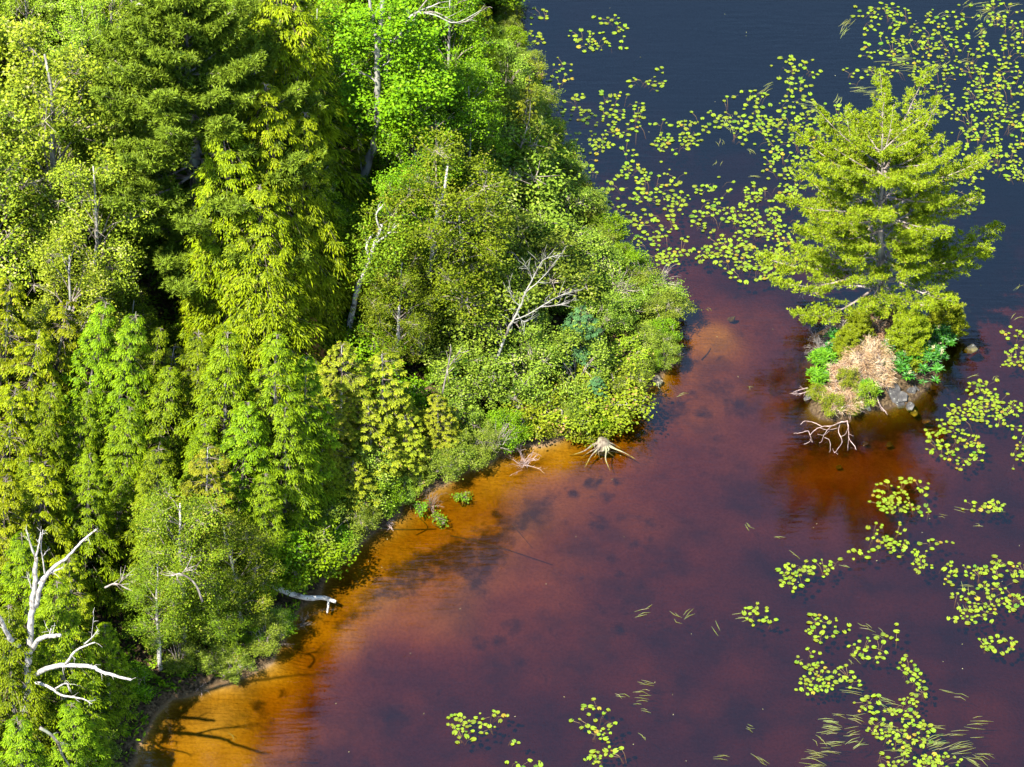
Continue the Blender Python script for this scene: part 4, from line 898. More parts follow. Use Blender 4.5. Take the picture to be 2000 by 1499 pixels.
# the grey tangle of dead boughs hanging under the white pine
for (px, py, h, r, lab, mm) in [(315, 300, 7.5, 1.3, 'tangle of grey dead boughs under the white pine', 'dead_grey'), (250, 245, 8, .7, 'sprays of thin dead twigs left of the white pine', 'twig')]:
    q = P(px, py, h); pr = make_brush(int(px), r, r*.7, 45, mm, 8, r=.02)
    place('dead_boughs', pr, q, lab, 'branches', 'dead boughs in the canopy')
q = P(608, 680, 4.0); place('dead_shrub', dict(foliage=make_conifer(77, 2.2, .5, 'rust_leaves', nb=50, spray=.25)['foliage'], stems=make_brush(3, .5, .5, 10, 'twig_dark')['stems']), (q[0], q[1], 3.2), 'rust-brown dead young tree in the dark gap left of the cedars', 'tree')
q = P(1060, 262, 1.2); place('dead_shrub', dict(foliage=make_broadleaf(78, .8, .5, 0, 6, .2, 5, 16, .08, 'rust_leaves', 'twig', 'twig', .1, 4)['foliage'], stems=make_brush(4, .6, .5, 14, 'twig_dark')['stems']), (q[0], q[1], gz(q[0], q[1])), 'orange-brown withered shrub at the upper shoreline', 'shrub')
# young spire at the upper shore (thin grey cedar)
plant('cedar', 1033, 150, 5.5, 'thin olive cedar with its grey trunk showing at the upper shoreline', 'cedars near the shore', .6, (0, D2R(4)))

# bare twiggy shrubs hanging over the water line
BR = [(1300, 545, 1.3, 'bare grey twigs over the top corner of the point', 'twig'), (1225, 560, 2.2, 'grey twiggy crown among the shrubs of the point', 'twig'), (1145, 470, 2.6, 'pale thinning shrub with bare grey twigs above the point', 'twig'), (1180, 520, 2.2, 'patch of bare twigs behind the blue-green spruce', 'twig'),
      (1315, 655, .5, 'dry brown twigs at the waterline of the point', 'twig_dark'), (1130, 345, .8, 'reddish bare brush at the upper waterline', 'twig_dark'), (1085, 240, .8, 'dark bare brush by the lily pads at the upper shore', 'twig_dark'),
      (1040, 905, .3, 'grey twigs reaching over the amber shallows near the larger stump', 'driftwood'), (500, 1300, .3, 'dead branching twigs over the dark inlet at the lower shore', 'driftwood'), (465, 1290, .5, 'brown brushwood in the dark inlet', 'twig_dark'), (855, 985, .3, 'leafy fallen branch lying in the amber shallows', 'twig_dark'),
      (990, 860, 1.4, 'bare grey twigs on the shore left of the larger stump', 'twig'), (870, 630, 2.6, 'purplish bare twigs above the cedars', 'twig_dark'), (620, 1040, 1.6, 'bare curved twigs by the low blue-green spruce', 'twig'),
      (700, 1062, .15, 'dark brushwood at the waterline right of the low blue-green spruce', 'twig_dark'), (770, 1022, .15, 'fallen twigs at the waterline left of the leafy fallen branch', 'driftwood'), (930, 918, .15, 'brown twigs trailing into the amber water below the cedars', 'twig_dark'), (1005, 885, .15, 'dry twigs hanging over the left end of the amber bay', 'twig_dark'),
      (1118, 855, .15, 'dark twigs at the back of the amber bay', 'twig_dark'), (1245, 785, .15, 'dark brush between the two stumps', 'twig_dark'), (1312, 715, .15, 'grey twigs at the waterline above the smaller stump', 'driftwood'), (602, 1222, .15, 'dark twigs in the water under the fallen white log', 'twig_dark'), (400, 1350, .12, 'dead twigs scattered on the small beach', 'driftwood'), (560, 1262, .15, 'dark drooping twigs right of the dark inlet', 'twig_dark')]
for i, (px, py, h, lab, mm) in enumerate(BR):
    q = P(px, py, h); r = .9 if h > 1 else .75 if h > .2 else .5
    place('bare_brush', make_brush(300+i, r, .8 if h > .2 else .3, 20 if h > .2 else 11, mm, 6, r=.011), (q[0]-.3, q[1]+.2, max(q[2]-.35, .02)), lab, 'shrub', 'bare brush at the shore')
for i, (px, py, lab) in enumerate([(905, 970, 'small leafy sprig on the fallen branch, right end'), (862, 1012, 'small leafy sprig dipping into the amber shallows'), (822, 992, 'small leafy sprig at the left of the fallen branch')]):
    q = P(px, py, .15); place('leafy_sprig', make_broadleaf(400+i, .25, .33, 0, 5, .12, 4, 12, .08, 'bright_shrub', 'twig_dark', 'twig_dark', .09, 3), (q[0], q[1], 0), lab, 'branch', 'leafy sprigs in the shallows')

# fallen white birch log with a broken stub
a0 = P(520, 1138, .95); a1 = P(656, 1176, .18)
path = smooth_path([a0, P(560, 1157, .72), P(600, 1168, .45), P(632, 1168, .28), a1], 5); rng = np.random.RandomState(4)
b = np.array([a1[0], a1[1], 0.0]); o = empty('fallen_log', b, 'fallen white birch log with a broken stub reaching over the amber water', 'log')
tb = Tubes(); tb.add(path, np.linspace(.125, .065, len(path)), 10, .07, rng); part('trunk', local(tb.mesh('trunk', 'bark_birch'), b), o)
tb = Tubes(); tb.add(smooth_path([P(641, 1172, .18), P(641, 1183, .12), P(639, 1197, .03)], 4), np.linspace(.05, .03, 9), 7, .06, rng); part('stub', local(tb.mesh('stub', 'bark_birch'), b), o)

# stumps with spreading roots
def stump(px, py, s, roots, label, seed):
    rng = np.random.RandomState(seed); q = P(px, py, .3*s); b = np.array([q[0], q[1], -.05]); o = empty('tree_stump', b, label, 'stump', 'weathered stumps at the waterline')
    tb = Tubes(); tb.add(np.array([[0, 0, -.1], [0, 0, .12*s], [0, .03, .30*s], [.02, .05, .42*s], [.03, .06, .46*s]]), np.array([.40, .34, .27, .22, .05])*s, 14, .10, rng)
    part('stump_body', tb.mesh('stump_body', 'stump'), o)
    for (ex, ey, r) in roots:
        e = P(ex, ey, -.12)-b; d = e/np.linalg.norm(e[:2]); d[2] = 0; side = np.array([-d[1], d[0], 0])
        p0 = d*.12*s+np.array([0, 0, .30*s]); p1 = d*.40*s+np.array([0, 0, .17*s])+side*rng.normal(0, .05); p2 = e*.6+side*rng.normal(0, .06); p2[2] = .05; p3 = e.copy(); p3[2] = -.13
        path = smooth_path([p0, p1, p2, p3], 4); tb = Tubes(); tb.add(path, np.linspace(r*.8, r*.16, len(path)), 6, .1, rng)
        part('root', tb.mesh('root', 'stump'), o)
    return o
stump(1178, 862, .85, [(1112, 888, .06), (1134, 893, .05), (1142, 912, .06), (1160, 893, .05), (1172, 896, .05), (1192, 918, .06), (1200, 890, .05), (1225, 886, .06), (1243, 896, .06), (1180, 885, .05), (1150, 880, .06), (1215, 875, .05)], 'larger weathered stump with roots spreading into the amber shallows', 5)
stump(1283, 738, .62, [(1255, 750, .05), (1268, 754, .04), (1276, 756, .045), (1286, 760, .04), (1296, 765, .045), (1298, 752, .04), (1248, 746, .035)], 'smaller pale stump at the waterline of the point, up from the larger one', 6)

# sunken branches on the sand
for i, (pts, r) in enumerate([([(728, 1048), (780, 1040), (852, 1032)], .035), ([(820, 1015), (835, 1030), (812, 1045)], .025), ([(880, 1045), (960, 1060), (1080, 1090)], .03), ([(1370, 698), (1382, 688), (1388, 680)], .03), ([(560, 1482), (620, 1470)], .03), ([(1000, 770+250), (1040, 1060)], .025), ([(740, 1499), (770, 1480)], .03)]):
    pp = []
    for (a, c) in pts:
        q = P(a, c, -.3); q[2] = gz(q[0], q[1])+.04; pp.append(q)
    tb = Tubes(); path = smooth_path(pp, 5); tb.add(path, np.linspace(r, r*.4, len(path)), 6, .1, np.random.RandomState(i))
    labs = ['long thin branch lying under water off the amber beach', 'crooked sunken twig near the fallen leafy branch', 'long sunken pole pointing to the middle of the lake', 'short sunken stick on the sand right of the point', 'faint sunken stick at the bottom edge', 'faint sunken stick near the shaded shallows', 'reddish sunken stick at the bottom edge']
    single('sunken_branch', local(tb.mesh('sunken_branch', 'sunken'), pp[0]), pp[0], labs[i], 'branch', 'sunken branches')
# ------------------------------------------------------------------ the islet
def isle_prof(u, az):
    right = math.cos(az)
    prof = np.interp(u, [0.12, .2, .28, .36, .42, .50, .6, .78, .9, 1.0], [1.05, 1.05, .92, .62, .55, .88, .86, .64, .40, .20])
    near = max(0, -math.sin(az))          # boughs over the brush are the shorter ones
    return float(prof)*(1.08 if right > .3 else 1.0)*(1-.55*near*np.clip((.85-u)/.35, 0, 1))*(1+.12*math.sin(3*az+u*21))
ib = P(1716, 618, .55); ib[2] = gz(ib[0], ib[1])-.05
PI_H = 9.1
pr = make_pine(500, PI_H, 4.75, 'island_pine', 'bark_grey', 'twig', nwh=10, base=.19, tuft=.13, dens=1.9, prof=isle_prof, droop=.10, per=8, tn=10, jit=.12, vs=.25)
place('pine_tree', pr, ib, 'tall lone pine growing on the small islet', 'tree', None, 0, 1.0, (D2R(0), D2R(-2)))
# the long bare limb low on its left side, and the dead one on the right
b = ib.copy()
limb_tree('bare_branch', 'long bare horizontal limb low on the left of the islet pine', 'branch', 'dead_grey', V(1722, 562, ib[1]-.1), [([(1722, 562), (1690, 561, -.1), (1640, 559, -.2), (1600, 562, -.3), (1575, 568, -.3)], .055, .02), ([(1640, 559, -.2), (1610, 566, -.3), (1580, 578, -.3)], .025, .01)], seed=20, tl=.6, ntw=1.6, first='limb')
limb_tree('bare_branch', 'forked pale dead limb hanging right of the islet pine trunk', 'branch', 'dead_grey', V(1740, 572, ib[1]-.3), [([(1740, 572), (1750, 578, -.3), (1760, 592, -.4)], .04, .02), ([(1746, 575, -.2), (1740, 588, -.3)], .02, .01)], seed=21, tl=.3, first='limb')
def on_isle(px, py, dz=0):
    q = P(px, py, .4)
    for _ in range(3): q = P(px, py, max(gz(q[0], q[1]), 0)+dz)
    q[2] -= dz; return q
PR['ypine'] = [make_pine(510+i, 2.6, 1.0, 'young_pine', 'bark_grey', 'twig', nwh=8, base=.1, tuft=.14, dens=2.2, prof=lambda u, a: (1-u)**.7+.1, droop=.05, per=6, tn=9) for i in range(2)]
def sumac(seed, R, H, fl=10):
    """shrub of big pointed leaves in whorls, with cream flower heads"""
    rng = np.random.RandomState(seed); Q = Quads(); F = Quads(); tb = Tubes()
    n = int(60*R*R)+14
    for k in range(n):
        a = rng.uniform(0, 6.28); r = R*math.sqrt(rng.rand()); h = H*(1-.55*(r/R)**2)*rng.uniform(.75, 1.05); p = np.array([math.cos(a)*r, math.sin(a)*r, h])
        if k % 3 == 0: tb.add(smooth_path([np.array([p[0]*.25, p[1]*.25, -.1]), p*np.array([.7, .7, .6]), p], 3), np.linspace(.02, .008, 7), 4, 0)
        m = rng.randint(8, 13); aa = np.linspace(0, 6.28, m, endpoint=False)+rng.uniform(0, 6)
        ax = np.stack([np.cos(aa), np.sin(aa), rng.uniform(-.1, .55, m)], 1); nm = np.array([0, 0, 1.])-ax*.3*ax[:, 2:3]
        leaves(Q, np.repeat(p[None], m, 0)+ax*.02, ax, nrm(nm), rng.uniform(.16, .28, m), rng.uniform(.05, .08, m), np.clip(rng.normal(.42, .25, m), 0, 1))
        if k < fl:
            q = p+np.array([0, 0, .04]); up = nrm(np.array([rng.normal(0, .25), rng.normal(0, .25), 1]))
            c = q+up*np.linspace(0, .24, 30)[:, None]+rng.normal(0, .022, (30, 3)); leaves(F, c, nrm(rng.normal(0, 1, (30, 3))), nrm(rng.normal(0, 1, (30, 3))), np.full(30, .065), np.full(30, .05), rng.rand(30)*.9)
    d = dict(foliage=Q.mesh('foliage', 'sumac'), stems=tb.mesh('stems', 'twig_dark'))
    if fl: d['flowers'] = F.mesh('flowers', 'flower')
    return d
def bigleaf(seed, R, H):
    d = sumac(seed, R, H, 0); d['foliage'].materials[0] = M['bright_shrub']; return d
for (proto, px, py, dz, nm, lab, cat, sc) in [
    (sumac(600, 1.15, 1.05, 14), 1795, 712, .4, 'flowering_shrub', 'dark green shrub with cream flower heads on the right of the islet', 'shrub', 1),
    (sumac(601, .62, .9, 3), 1838, 660, .5, 'flowering_shrub', 'dark green flowering shrub under the right boughs of the islet pine', 'shrub', 1),
    (sumac(602, .45, .7, 3), 1632, 662, .4, 'flowering_shrub', 'small dark green shrub with cream flowers at the left rear of the islet', 'shrub', 1),
    (sumac(603, .8, .85, 6), 1760, 690, .4, 'flowering_shrub', 'dark green shrub with flowers between the dead brush and the young pine', 'shrub', 1),
    (bigleaf(604, .50, .55), 1608, 700, .3, 'leafy_shrub', 'bright green big-leaved shrub on the left side of the islet', 'shrub', 1),
    (bigleaf(605, .42, .5), 1598, 735, .3, 'leafy_shrub', 'bright green big-leaved shrub at the left waterline of the islet', 'shrub', 1),
    (bigleaf(606, .42, .45), 1695, 760, .2, 'leafy_shrub', 'bright green tuft in front of the dead brush on the islet', 'shrub', 1),
]:
    place(nm, proto, on_isle(px, py, dz), lab, cat, 'shrubs on the islet')
for (px, py, H, lab) in [(1778, 622, 2.0, 'bright yellow-green young pine right of the islet pine trunk'), (1782, 665, 1.3, 'smaller yellow-green young pine beside the flowering shrub'), (1680, 612, 1.3, 'young pine left of the islet pine trunk'), (1850, 585, 1.8, 'young pine reaching right under the islet pine'), (1660, 645, 1.3, 'low young pine behind the dead brush on the islet')]:
    q = on_isle(px, py, H); PR_ = rnd.choice(PR['ypine']); place('young_pine', PR_, q, lab, 'tree', 'young pines on the islet', rnd.uniform(0, 6), H/2.6)
def dead_bush(seed, R, H):
    d = make_brush(seed, R, H, 70, 'driftwood', 9, r=.010); rng = np.random.RandomState(seed); Q = Quads()
    n = int(3000*R*R); a = rng.uniform(0, 6.28, n); r = R*np.sqrt(rng.rand(n)); z = H*(1-.5*(r/R)**2)*rng.uniform(.3, 1, n)
    c = np.stack([np.cos(a)*r, np.sin(a)*r, z], 1); az_ = a+rng.normal(0, .6, n)+2.6*np.sin(c[:, 0]*4.1+seed)+2.2*np.sin(c[:, 1]*5.3); leaves(Q, c, nrm(np.stack([np.cos(az_), np.sin(az_), rng.normal(.15, .35, n)], 1)), nrm(rng.normal(0, .6, (n, 3))+np.array([0, 0, 1.])), rng.uniform(.12, .42, n), np.full(n, .014), np.clip(.5+.45*np.sin(c[:, 0]*7+2*np.cos(c[:, 1]*6))+rng.normal(0, .3, n), 0, 1))
    d['foliage'] = Q.mesh('foliage', 'dead_needles'); return d
for (px, py, R, H, lab) in [(1700, 690, .95, .85, 'tan dead brush heaped over the middle of the islet'), (1662, 725, .85, .6, 'pinkish dry brush at the centre left of the islet'), (1715, 735, .6, .45, 'orange-tan dry brush above the islet rocks'), (1712, 640, .5, .5, 'rust-coloured dry needles under the islet pine'), (1645, 775, .75, .6, 'dry pink-brown twigs over the front shrubs of the islet')]:
    place('dead_brush', dead_bush(int(px+py), R, H), on_isle(px, py, H*.6), lab, 'shrub', 'dead brush on the islet', rnd.uniform(0, 6))
for (px, py, R, H, lab) in [(1608, 668, .75, .8, 'grey-brown dead conifer boughs at the left rear of the islet'), (1640, 632, .65, .7, 'dark dead boughs in the shade left of the islet pine')]:
    pr = make_brush(int(px), R, H, 46, 'dead_grey', 12, r=.012); place('dead_boughs', pr, on_isle(px, py, H*.5), lab, 'branches', 'dead boughs on the islet')
for (px, py, H, w_, lab) in [(1628, 790, .8, 1.0, 'low yellow-green shrub at the front tip of the islet'), (1665, 795, .7, .8, 'low yellow-green shrub at the front of the islet, left of the rocks'), (1598, 768, .7, .8, 'low shrub at the left front waterline of the islet'), (1690, 770, .8, 1.0, 'low green shrub just left of the pale rock'), (1655, 742, .8, .95, 'low olive shrub among the dry twigs of the islet')]:
    q = on_isle(px, py, H*.5); pr = rnd.choice(PR['low']); place('low_shrub', pr, q, lab, 'shrub', 'low shrubs on the islet', rnd.uniform(0, 6), (w_*.47, w_*.47, H/1.3))
# rocks
def rock(seed, sx, sy, sz, ang=0):
    rng = np.random.RandomState(seed); import bmesh
    bm = bmesh.new(); bmesh.ops.create_icosphere(bm, subdivisions=3, radius=1.0)
    pl = [(nrm(rng.normal(0, 1, 3)), rng.uniform(.38, .72)) for _ in range(9)]
    for v in bm.verts:
        p = np.array(v.co)
        for n_, d in pl:
            k = p.dot(n_)-d
            if k > 0: p = p-n_*k*.99
        p += rng.normal(0, .012, 3); p *= np.array([sx, sy, sz]); v.co = p
    me = bpy.data.meshes.new('rock'); bm.to_mesh(me); bm.free(); me.materials.append(M['rock'])
    return me
ROCKS = [(1748, 772, .42, .62, .40, .5, 'largest pale lichened rock at the front of the islet'), (1757, 748, .22, .2, .3, 0, 'pale rock wedged above the largest one'), (1735, 745, .16, .14, .2, 1, 'small pale rock under the dead brush'),
    (1765, 778, .32, .38, .34, -.2, 'brown-grey pointed rock right of the pale one'), (1780, 768, .28, .22, .22, .3, 'dark rock at the right front of the islet'), (1790, 760, .2, .2, .2, 0, 'dark rock in the shade of the flowering shrub'),
    (1776, 792, .24, .22, .16, .2, 'wet rock breaking the surface in front of the islet'), (1692, 794, .28, .2, .16, 0, 'dark wet rock left of the pale one'), (1578, 775, .22, .16, .14, .4, 'grey rock at the left tip of the islet'), (1860, 642, .18, .14, .12, 0, 'small rock off the right rear of the islet')]
for i, (px, py, sx, sy, sz, a, lab) in enumerate(ROCKS):
    q = P(px, py, .1); single('rock', rock(700+i, sx*.98, sy*1.05, sz*1.3), (q[0], q[1], .06 if i not in (6,) else .0), lab, 'rock', 'rocks of the islet', a)
for i, (px, py, s, d, lab) in enumerate([(1783, 806, .22, .20, 'round yellowish boulder under water in front of the islet'), (1430, 622, .22, .30, 'round dark boulder under water between the point and the islet'), (1896, 678, .32, .06, 'submerged pale rock off the right of the islet'), (1735, 868, .2, .5, 'faint boulder under water below the islet'),
    (1690, 865, .14, .5, 'small submerged stone left of the faint boulder'), (1810, 820, .2, .45, 'reddish submerged stone right of the islet rocks'), (1888, 605, .35, .3, 'submerged tan boulder right of the islet pine'), (1640, 912, .16, .5, 'small round submerged stone below the driftwood')]):
    q = P(px, py, -d); single('submerged_rock', rock(730+i, s, s*.8, s*.7), (q[0], q[1], -d-s*.25), lab, 'rock', 'stones under water')
# driftwood branching in the water in front of the islet
b = P(1610, 850, .05); rng = np.random.RandomState(2); o = empty('driftwood', b, 'pink-grey branching driftwood lying in the water in front of the islet', 'driftwood')
DW = [([(1655, 822), (1640, 826), (1625, 832), (1605, 834), (1590, 842), (1582, 850)], .038), ([(1655, 822), (1657, 840), (1659, 858), (1668, 870), (1672, 878)], .03), ([(1605, 834), (1590, 826), (1572, 823), (1563, 830)], .022), ([(1582, 850), (1578, 842), (1565, 845), (1550, 847)], .022),
      ([(1582, 850), (1584, 860), (1575, 866), (1570, 868)], .018), ([(1582, 858), (1587, 864), (1585, 858)], .014), ([(1625, 832), (1612, 845), (1605, 862), (1600, 866)], .022), ([(1640, 830), (1638, 845), (1645, 862), (1638, 875), (1630, 885)], .026), ([(1610, 855), (1620, 860), (1622, 878), (1620, 884)], .018),
      ([(1657, 835), (1650, 850), (1640, 852)], .018), ([(1658, 858), (1656, 872), (1656, 880)], .018), ([(1630, 885), (1626, 876)], .014), ([(1632, 884), (1636, 888)], .012), ([(1658, 848), (1668, 852)], .014), ([(1590, 842), (1600, 836), (1615, 840), (1640, 836)], .018), ([(1620, 842), (1608, 850), (1596, 848)], .014)]
for pts, r in DW:
    hs = [.06+.10*math.sin(2.2*k+pts[0][0]) for k in range(len(pts))]
    path = smooth_path([P(a, c, max(h, .02)) for (a, c), h in zip(pts, hs)], 4); path += rng.normal(0, .006, path.shape); tb = Tubes(); tb.add(path, np.linspace(r*.75, r*.35, len(path)), 6, .08, rng)
    part('branch', local(tb.mesh('branch', 'driftwood'), b), o)
for i, (pts, lab) in enumerate([([(1578, 758), (1562, 762), (1550, 766)], 'short pale stick jutting left from the islet'), ([(1582, 763), (1565, 769), (1552, 770)], 'second pale stick just under the first at the islet tip'), ([(1712, 772), (1718, 790), (1728, 803)], 'reddish dead sprig hanging in front of the islet rocks'), ([(1645, 770), (1650, 740), (1648, 720)], 'thin bare pink stem standing in the islet brush')]):
    path = smooth_path([P(a, c, .22 if i < 2 else .35) for a, c in pts], 4); bb = path[0].copy(); tb = Tubes(); tb.add(path, np.linspace(.03, .012, len(path)), 6, .06, rng)
    for q_ in range(8):
        j = rng.randint(2, len(path)); d = nrm(nrm(path[j]-path[j-1])+rng.normal(0, .5, 3)); tb.add(np.array([path[j], path[j]+d*.12, path[j]+d*.2]), [.009, .007, .004], 4, 0)
    single('dead_stick', local(tb.mesh('dead_stick', 'driftwood'), bb), bb, lab, 'branch', 'dead sticks on the islet')

# ------------------------------------------------------------------ lily pads: each plant is a thing, its pads its parts
def pad_mesh(seed):
    rng = np.random.RandomState(seed); n = 14; notch = .32; a = np.linspace(notch, 2*math.pi-notch, n)
    ph = rng.uniform(0, 6.28, 3); el = rng.uniform(1.1, 1.3)
    r = 1+.05*np.sin(3*a+ph[0])+.03*np.sin(5*a+ph[1]); x = r*np.cos(a)*el*.93; y = r*np.sin(a)/el*1.05
    z = .05*np.sin(2*a+ph[2])+.03*rng.rand(n)
    v = [(.12, 0, .02)]+[(x[i], y[i], z[i]) for i in range(n)]; f = [(0, i+1, i+2) for i in range(n-1)]
    t = np.clip(.5+rng.normal(0, .06, len(f)), 0, 1)
    me = mesh_from('pad', np.array(v), np.full(len(f), 3), np.array(f).ravel(), ['pad_leaf'], None, t)
    return me
PADS = []
for i in range(12):
    me = pad_mesh(800+i); base = [.30, .42, .5, .55, .62, .68, .72, .78, .45, .58, .99, .15][i]
    me.attributes['tint'].data.foreach_set('value', np.full(len(me.polygons), base, np.float32)+np.random.RandomState(i).normal(0, .03, len(me.polygons)).astype(np.float32)); PADS.append(me)
PATCH = [
 ('compact bright patch of floating pads nearest the top of the open water', [(1160, 68, 62, 32, 72)]),
 ('pads hugging the upper shrubs at the top of the shore', [(1042, 48, 26, 32, 34)]),
 ('loose small patch of pads beside the dark shore brush', [(1092, 142, 36, 26, 26)]),
 ('little pad cluster alone in the blue water', [(1268, 165, 30, 14, 20), (1290, 138, 6, 8, 4)]),
 ('large patch of pads along the upper shore', [(1165, 215, 58, 32, 85), (1232, 212, 24, 22, 28), (1105, 250, 16, 50, 22)]),
 ('pads below the large upper shore patch, against the shrubs', [(1140, 292, 42, 32, 55), (1150, 345, 25, 25, 16)]),
 ('thick drift of pads with the biggest leaves in mid channel', [(1230, 275, 62, 28, 62), (1310, 265, 40, 28, 48), (1372, 238, 42, 20, 26), (1345, 262, 30, 18, 20)]),
 ('scattered pads at the middle of the channel', [(1265, 340, 52, 28, 42), (1290, 378, 45, 24, 40), (1205, 395, 48, 26, 30), (1225, 350, 40, 24, 22)]),
 ('pads in the mid channel with reed blades on their right', [(1460, 212, 48, 34, 48), (1480, 252, 45, 26, 52), (1495, 245, 24, 14, 16)]),
 ('small pad group alone in the blue just above the left of the lone pine', [(1560, 135, 40, 20, 34), (1545, 168, 12, 14, 6)]),
 ('pads just left of the crown of the lone pine', [(1565, 205, 46, 34, 55), (1555, 245, 36, 24, 36), (1640, 220, 16, 26, 10)]),
 ('dense pads below the pads left of the pine crown', [(1545, 290, 52, 34, 75), (1590, 275, 26, 36, 24)]),
 ('column of pads beside the left middle boughs of the pine', [(1532, 345, 32, 42, 50), (1520, 385, 36, 24, 20)]),
 ('thin pad group in the centre of the dark channel', [(1390, 368, 34, 20, 24), (1465, 372, 14, 14, 6)]),
 ('long band of pads in the reddish lower channel', [(1350, 405, 46, 22, 48), (1400, 430, 56, 22, 46), (1290, 432, 36, 18, 22)]),
 ('dense pads below the centre of the channel', [(1488, 395, 40, 24, 44), (1470, 435, 50, 24, 46), (1460, 465, 56, 24, 48)]),
 ('pads crowded against the lower left bough of the pine', [(1525, 455, 46, 40, 60), (1505, 505, 50, 36, 72), (1470, 530, 40, 16, 22)]),
 ('pads along the shrubs of the point', [(1265, 478, 45, 26, 46), (1335, 490, 50, 24, 44), (1255, 440, 30, 26, 24), (1290, 505, 30, 14, 20)]),
 ('pads in the lower corner of the dense upper bed', [(1415, 475, 40, 28, 22), (1440, 515, 30, 20, 14)]),
 ('ring of pads at the left end of the far right bed', [(1700, 42, 36, 24, 34), (1745, 30, 36, 22, 36), (1770, 55, 26, 20, 16)]),
 ('pads in the top right bed with open water above', [(1830, 50, 42, 26, 50), (1805, 80, 40, 20, 26), (1885, 28, 20, 18, 12)]),
 ('pads in the very top right corner', [(1965, 18, 40, 26, 40), (1980, 62, 26, 26, 26), (1915, 62, 24, 26, 18)]),
 ('pads of the far right bed directly above the pine top', [(1715, 90, 34, 24, 30), (1765, 100, 36, 24, 40), (1790, 140, 34, 20, 34), (1740, 135, 36, 18, 20)]),
 ('middle pads of the big far right bed', [(1850, 105, 44, 30, 56), (1870, 150, 44, 26, 52), (1830, 185, 34, 20, 26)]),
 ('right edge pads of the big far right bed', [(1950, 110, 50, 34, 80), (1960, 165, 42, 34, 76), (1915, 190, 36, 24, 40)]),
 ('pads just right of the pine crown', [(1900, 225, 34, 22, 28), (1880, 265, 24, 16, 20), (1845, 215, 24, 14, 12)]),
 ('pads at the right edge level with the pine crown', [(1970, 225, 34, 26, 40), (1975, 270, 28, 30, 46), (1925, 258, 28, 18, 24)]),
 ('lower fringe of the big far right bed', [(1900, 312, 46, 26, 52), (1955, 318, 40, 22, 44), (1880, 350, 30, 18, 20), (1985, 345, 20, 12, 16)]),
 ('few small pads beside the right middle bough of the pine', [(1900, 375, 30, 18, 18), (1895, 400, 26, 14, 12)]),
 ('tiny pad group left of the pine top', [(1662, 150, 20, 14, 9)]),
 ('pads at the right edge level with the islet', [(1985, 655, 22, 14, 12), (1990, 695, 18, 24, 26), (1972, 700, 14, 14, 8)]),
 ('large curved bed of pads right of the islet rocks', [(1920, 775, 48, 26, 50), (1940, 805, 40, 26, 40), (1880, 815, 32, 26, 34), (1850, 855, 46, 26, 52), (1885, 885, 40, 26, 34), (1970, 795, 24, 14, 14)]),
 ('sparse pads at the right edge below the curved bed', [(1985, 850, 18, 30, 12), (1985, 895, 14, 26, 9)]),
 ('bright pads over the reflection of the pine', [(1760, 962, 50, 28, 62), (1735, 990, 14, 12, 8), (1800, 995, 18, 10, 8)]),
 ('thin line of pads at the right edge below the curved bed', [(1925, 990, 46, 10, 24)]),
 ('pads just below the reflection of the pine', [(1735, 1045, 32, 30, 32), (1760, 1070, 26, 14, 10)]),
 ('string of small pads trailing right', [(1825, 1060, 38, 9, 9), (1790, 1100, 32, 20, 20)]),
 ('small round pad cluster left of the reflection', [(1552, 1130, 28, 28, 30), (1605, 1108, 36, 16, 22)]),
 ('three or four pads in a tuft below the reflection of the pine', [(1675, 1083, 22, 12, 8)]),
 ('loose pads in the lower right, around the crossed dry stems', [(1860, 1120, 26, 26, 16), (1880, 1165, 20, 12, 8)]),
 ('broad scatter of pads in the lower right', [(1935, 1120, 50, 24, 46), (1925, 1165, 46, 22, 34), (1900, 1200, 50, 18, 30), (1980, 1180, 18, 16, 12), (1990, 1115, 12, 18, 8)]),
 ('lone round pad cluster in the middle of the lower lake', [(1478, 1203, 32, 18, 20)]),
 ('pads with yellowing leaves above the biggest lower cluster', [(1600, 1225, 26, 24, 26), (1640, 1225, 18, 14, 8)]),
 ('oval pad cluster right of the biggest lower cluster', [(1700, 1270, 34, 28, 26), (1750, 1240, 20, 22, 6)]),
 ('biggest pad cluster of the lower right water', [(1580, 1290, 30, 16, 16), (1620, 1325, 48, 20, 46), (1590, 1335, 30, 18, 16)]),
 ('vertical string of pads in the lower right', [(1768, 1300, 14, 18, 10), (1790, 1340, 18, 30, 20), (1780, 1380, 16, 22, 12)]),
 ('pads at the right edge near the bottom', [(1955, 1258, 34, 15, 26)]),
 ('small pads over the floating reeds near the bottom', [(1700, 1378, 30, 16, 16), (1750, 1378, 20, 14, 10)]),
 ('curved pad cluster above the bottom edge', [(1715, 1420, 24, 16, 20), (1745, 1435, 22, 16, 18)]),
 ('round pad cluster right of the curved one near the bottom', [(1795, 1432, 28, 24, 28), (1780, 1400, 16, 16, 8)]),
 ('pads at the bottom edge, left of the yellow ones', [(1745, 1480, 24, 18, 18), (1770, 1465, 10, 10, 5)]),
 ('yellow-green pads along the bottom edge', [(1830, 1488, 46, 12, 34)]),
 ('isolated dense pad cluster in the bottom centre', [(925, 1420, 40, 26, 30), (900, 1412, 26, 18, 12), (965, 1398, 26, 12, 7)]),
 ('pad cluster right of the isolated dense one', [(1162, 1405, 34, 28, 26), (1178, 1440, 12, 14, 6)]),
 ('pads cut by the bottom edge under the smaller cluster', [(1190, 1482, 36, 18, 24)]),
 ('few pads cut by the bottom edge between the two bottom clusters', [(1035, 1492, 34, 8, 9)]),
 ('two tiny pads between the bottom clusters', [(1000, 1450, 14, 5, 3)]),
]
taken = {}
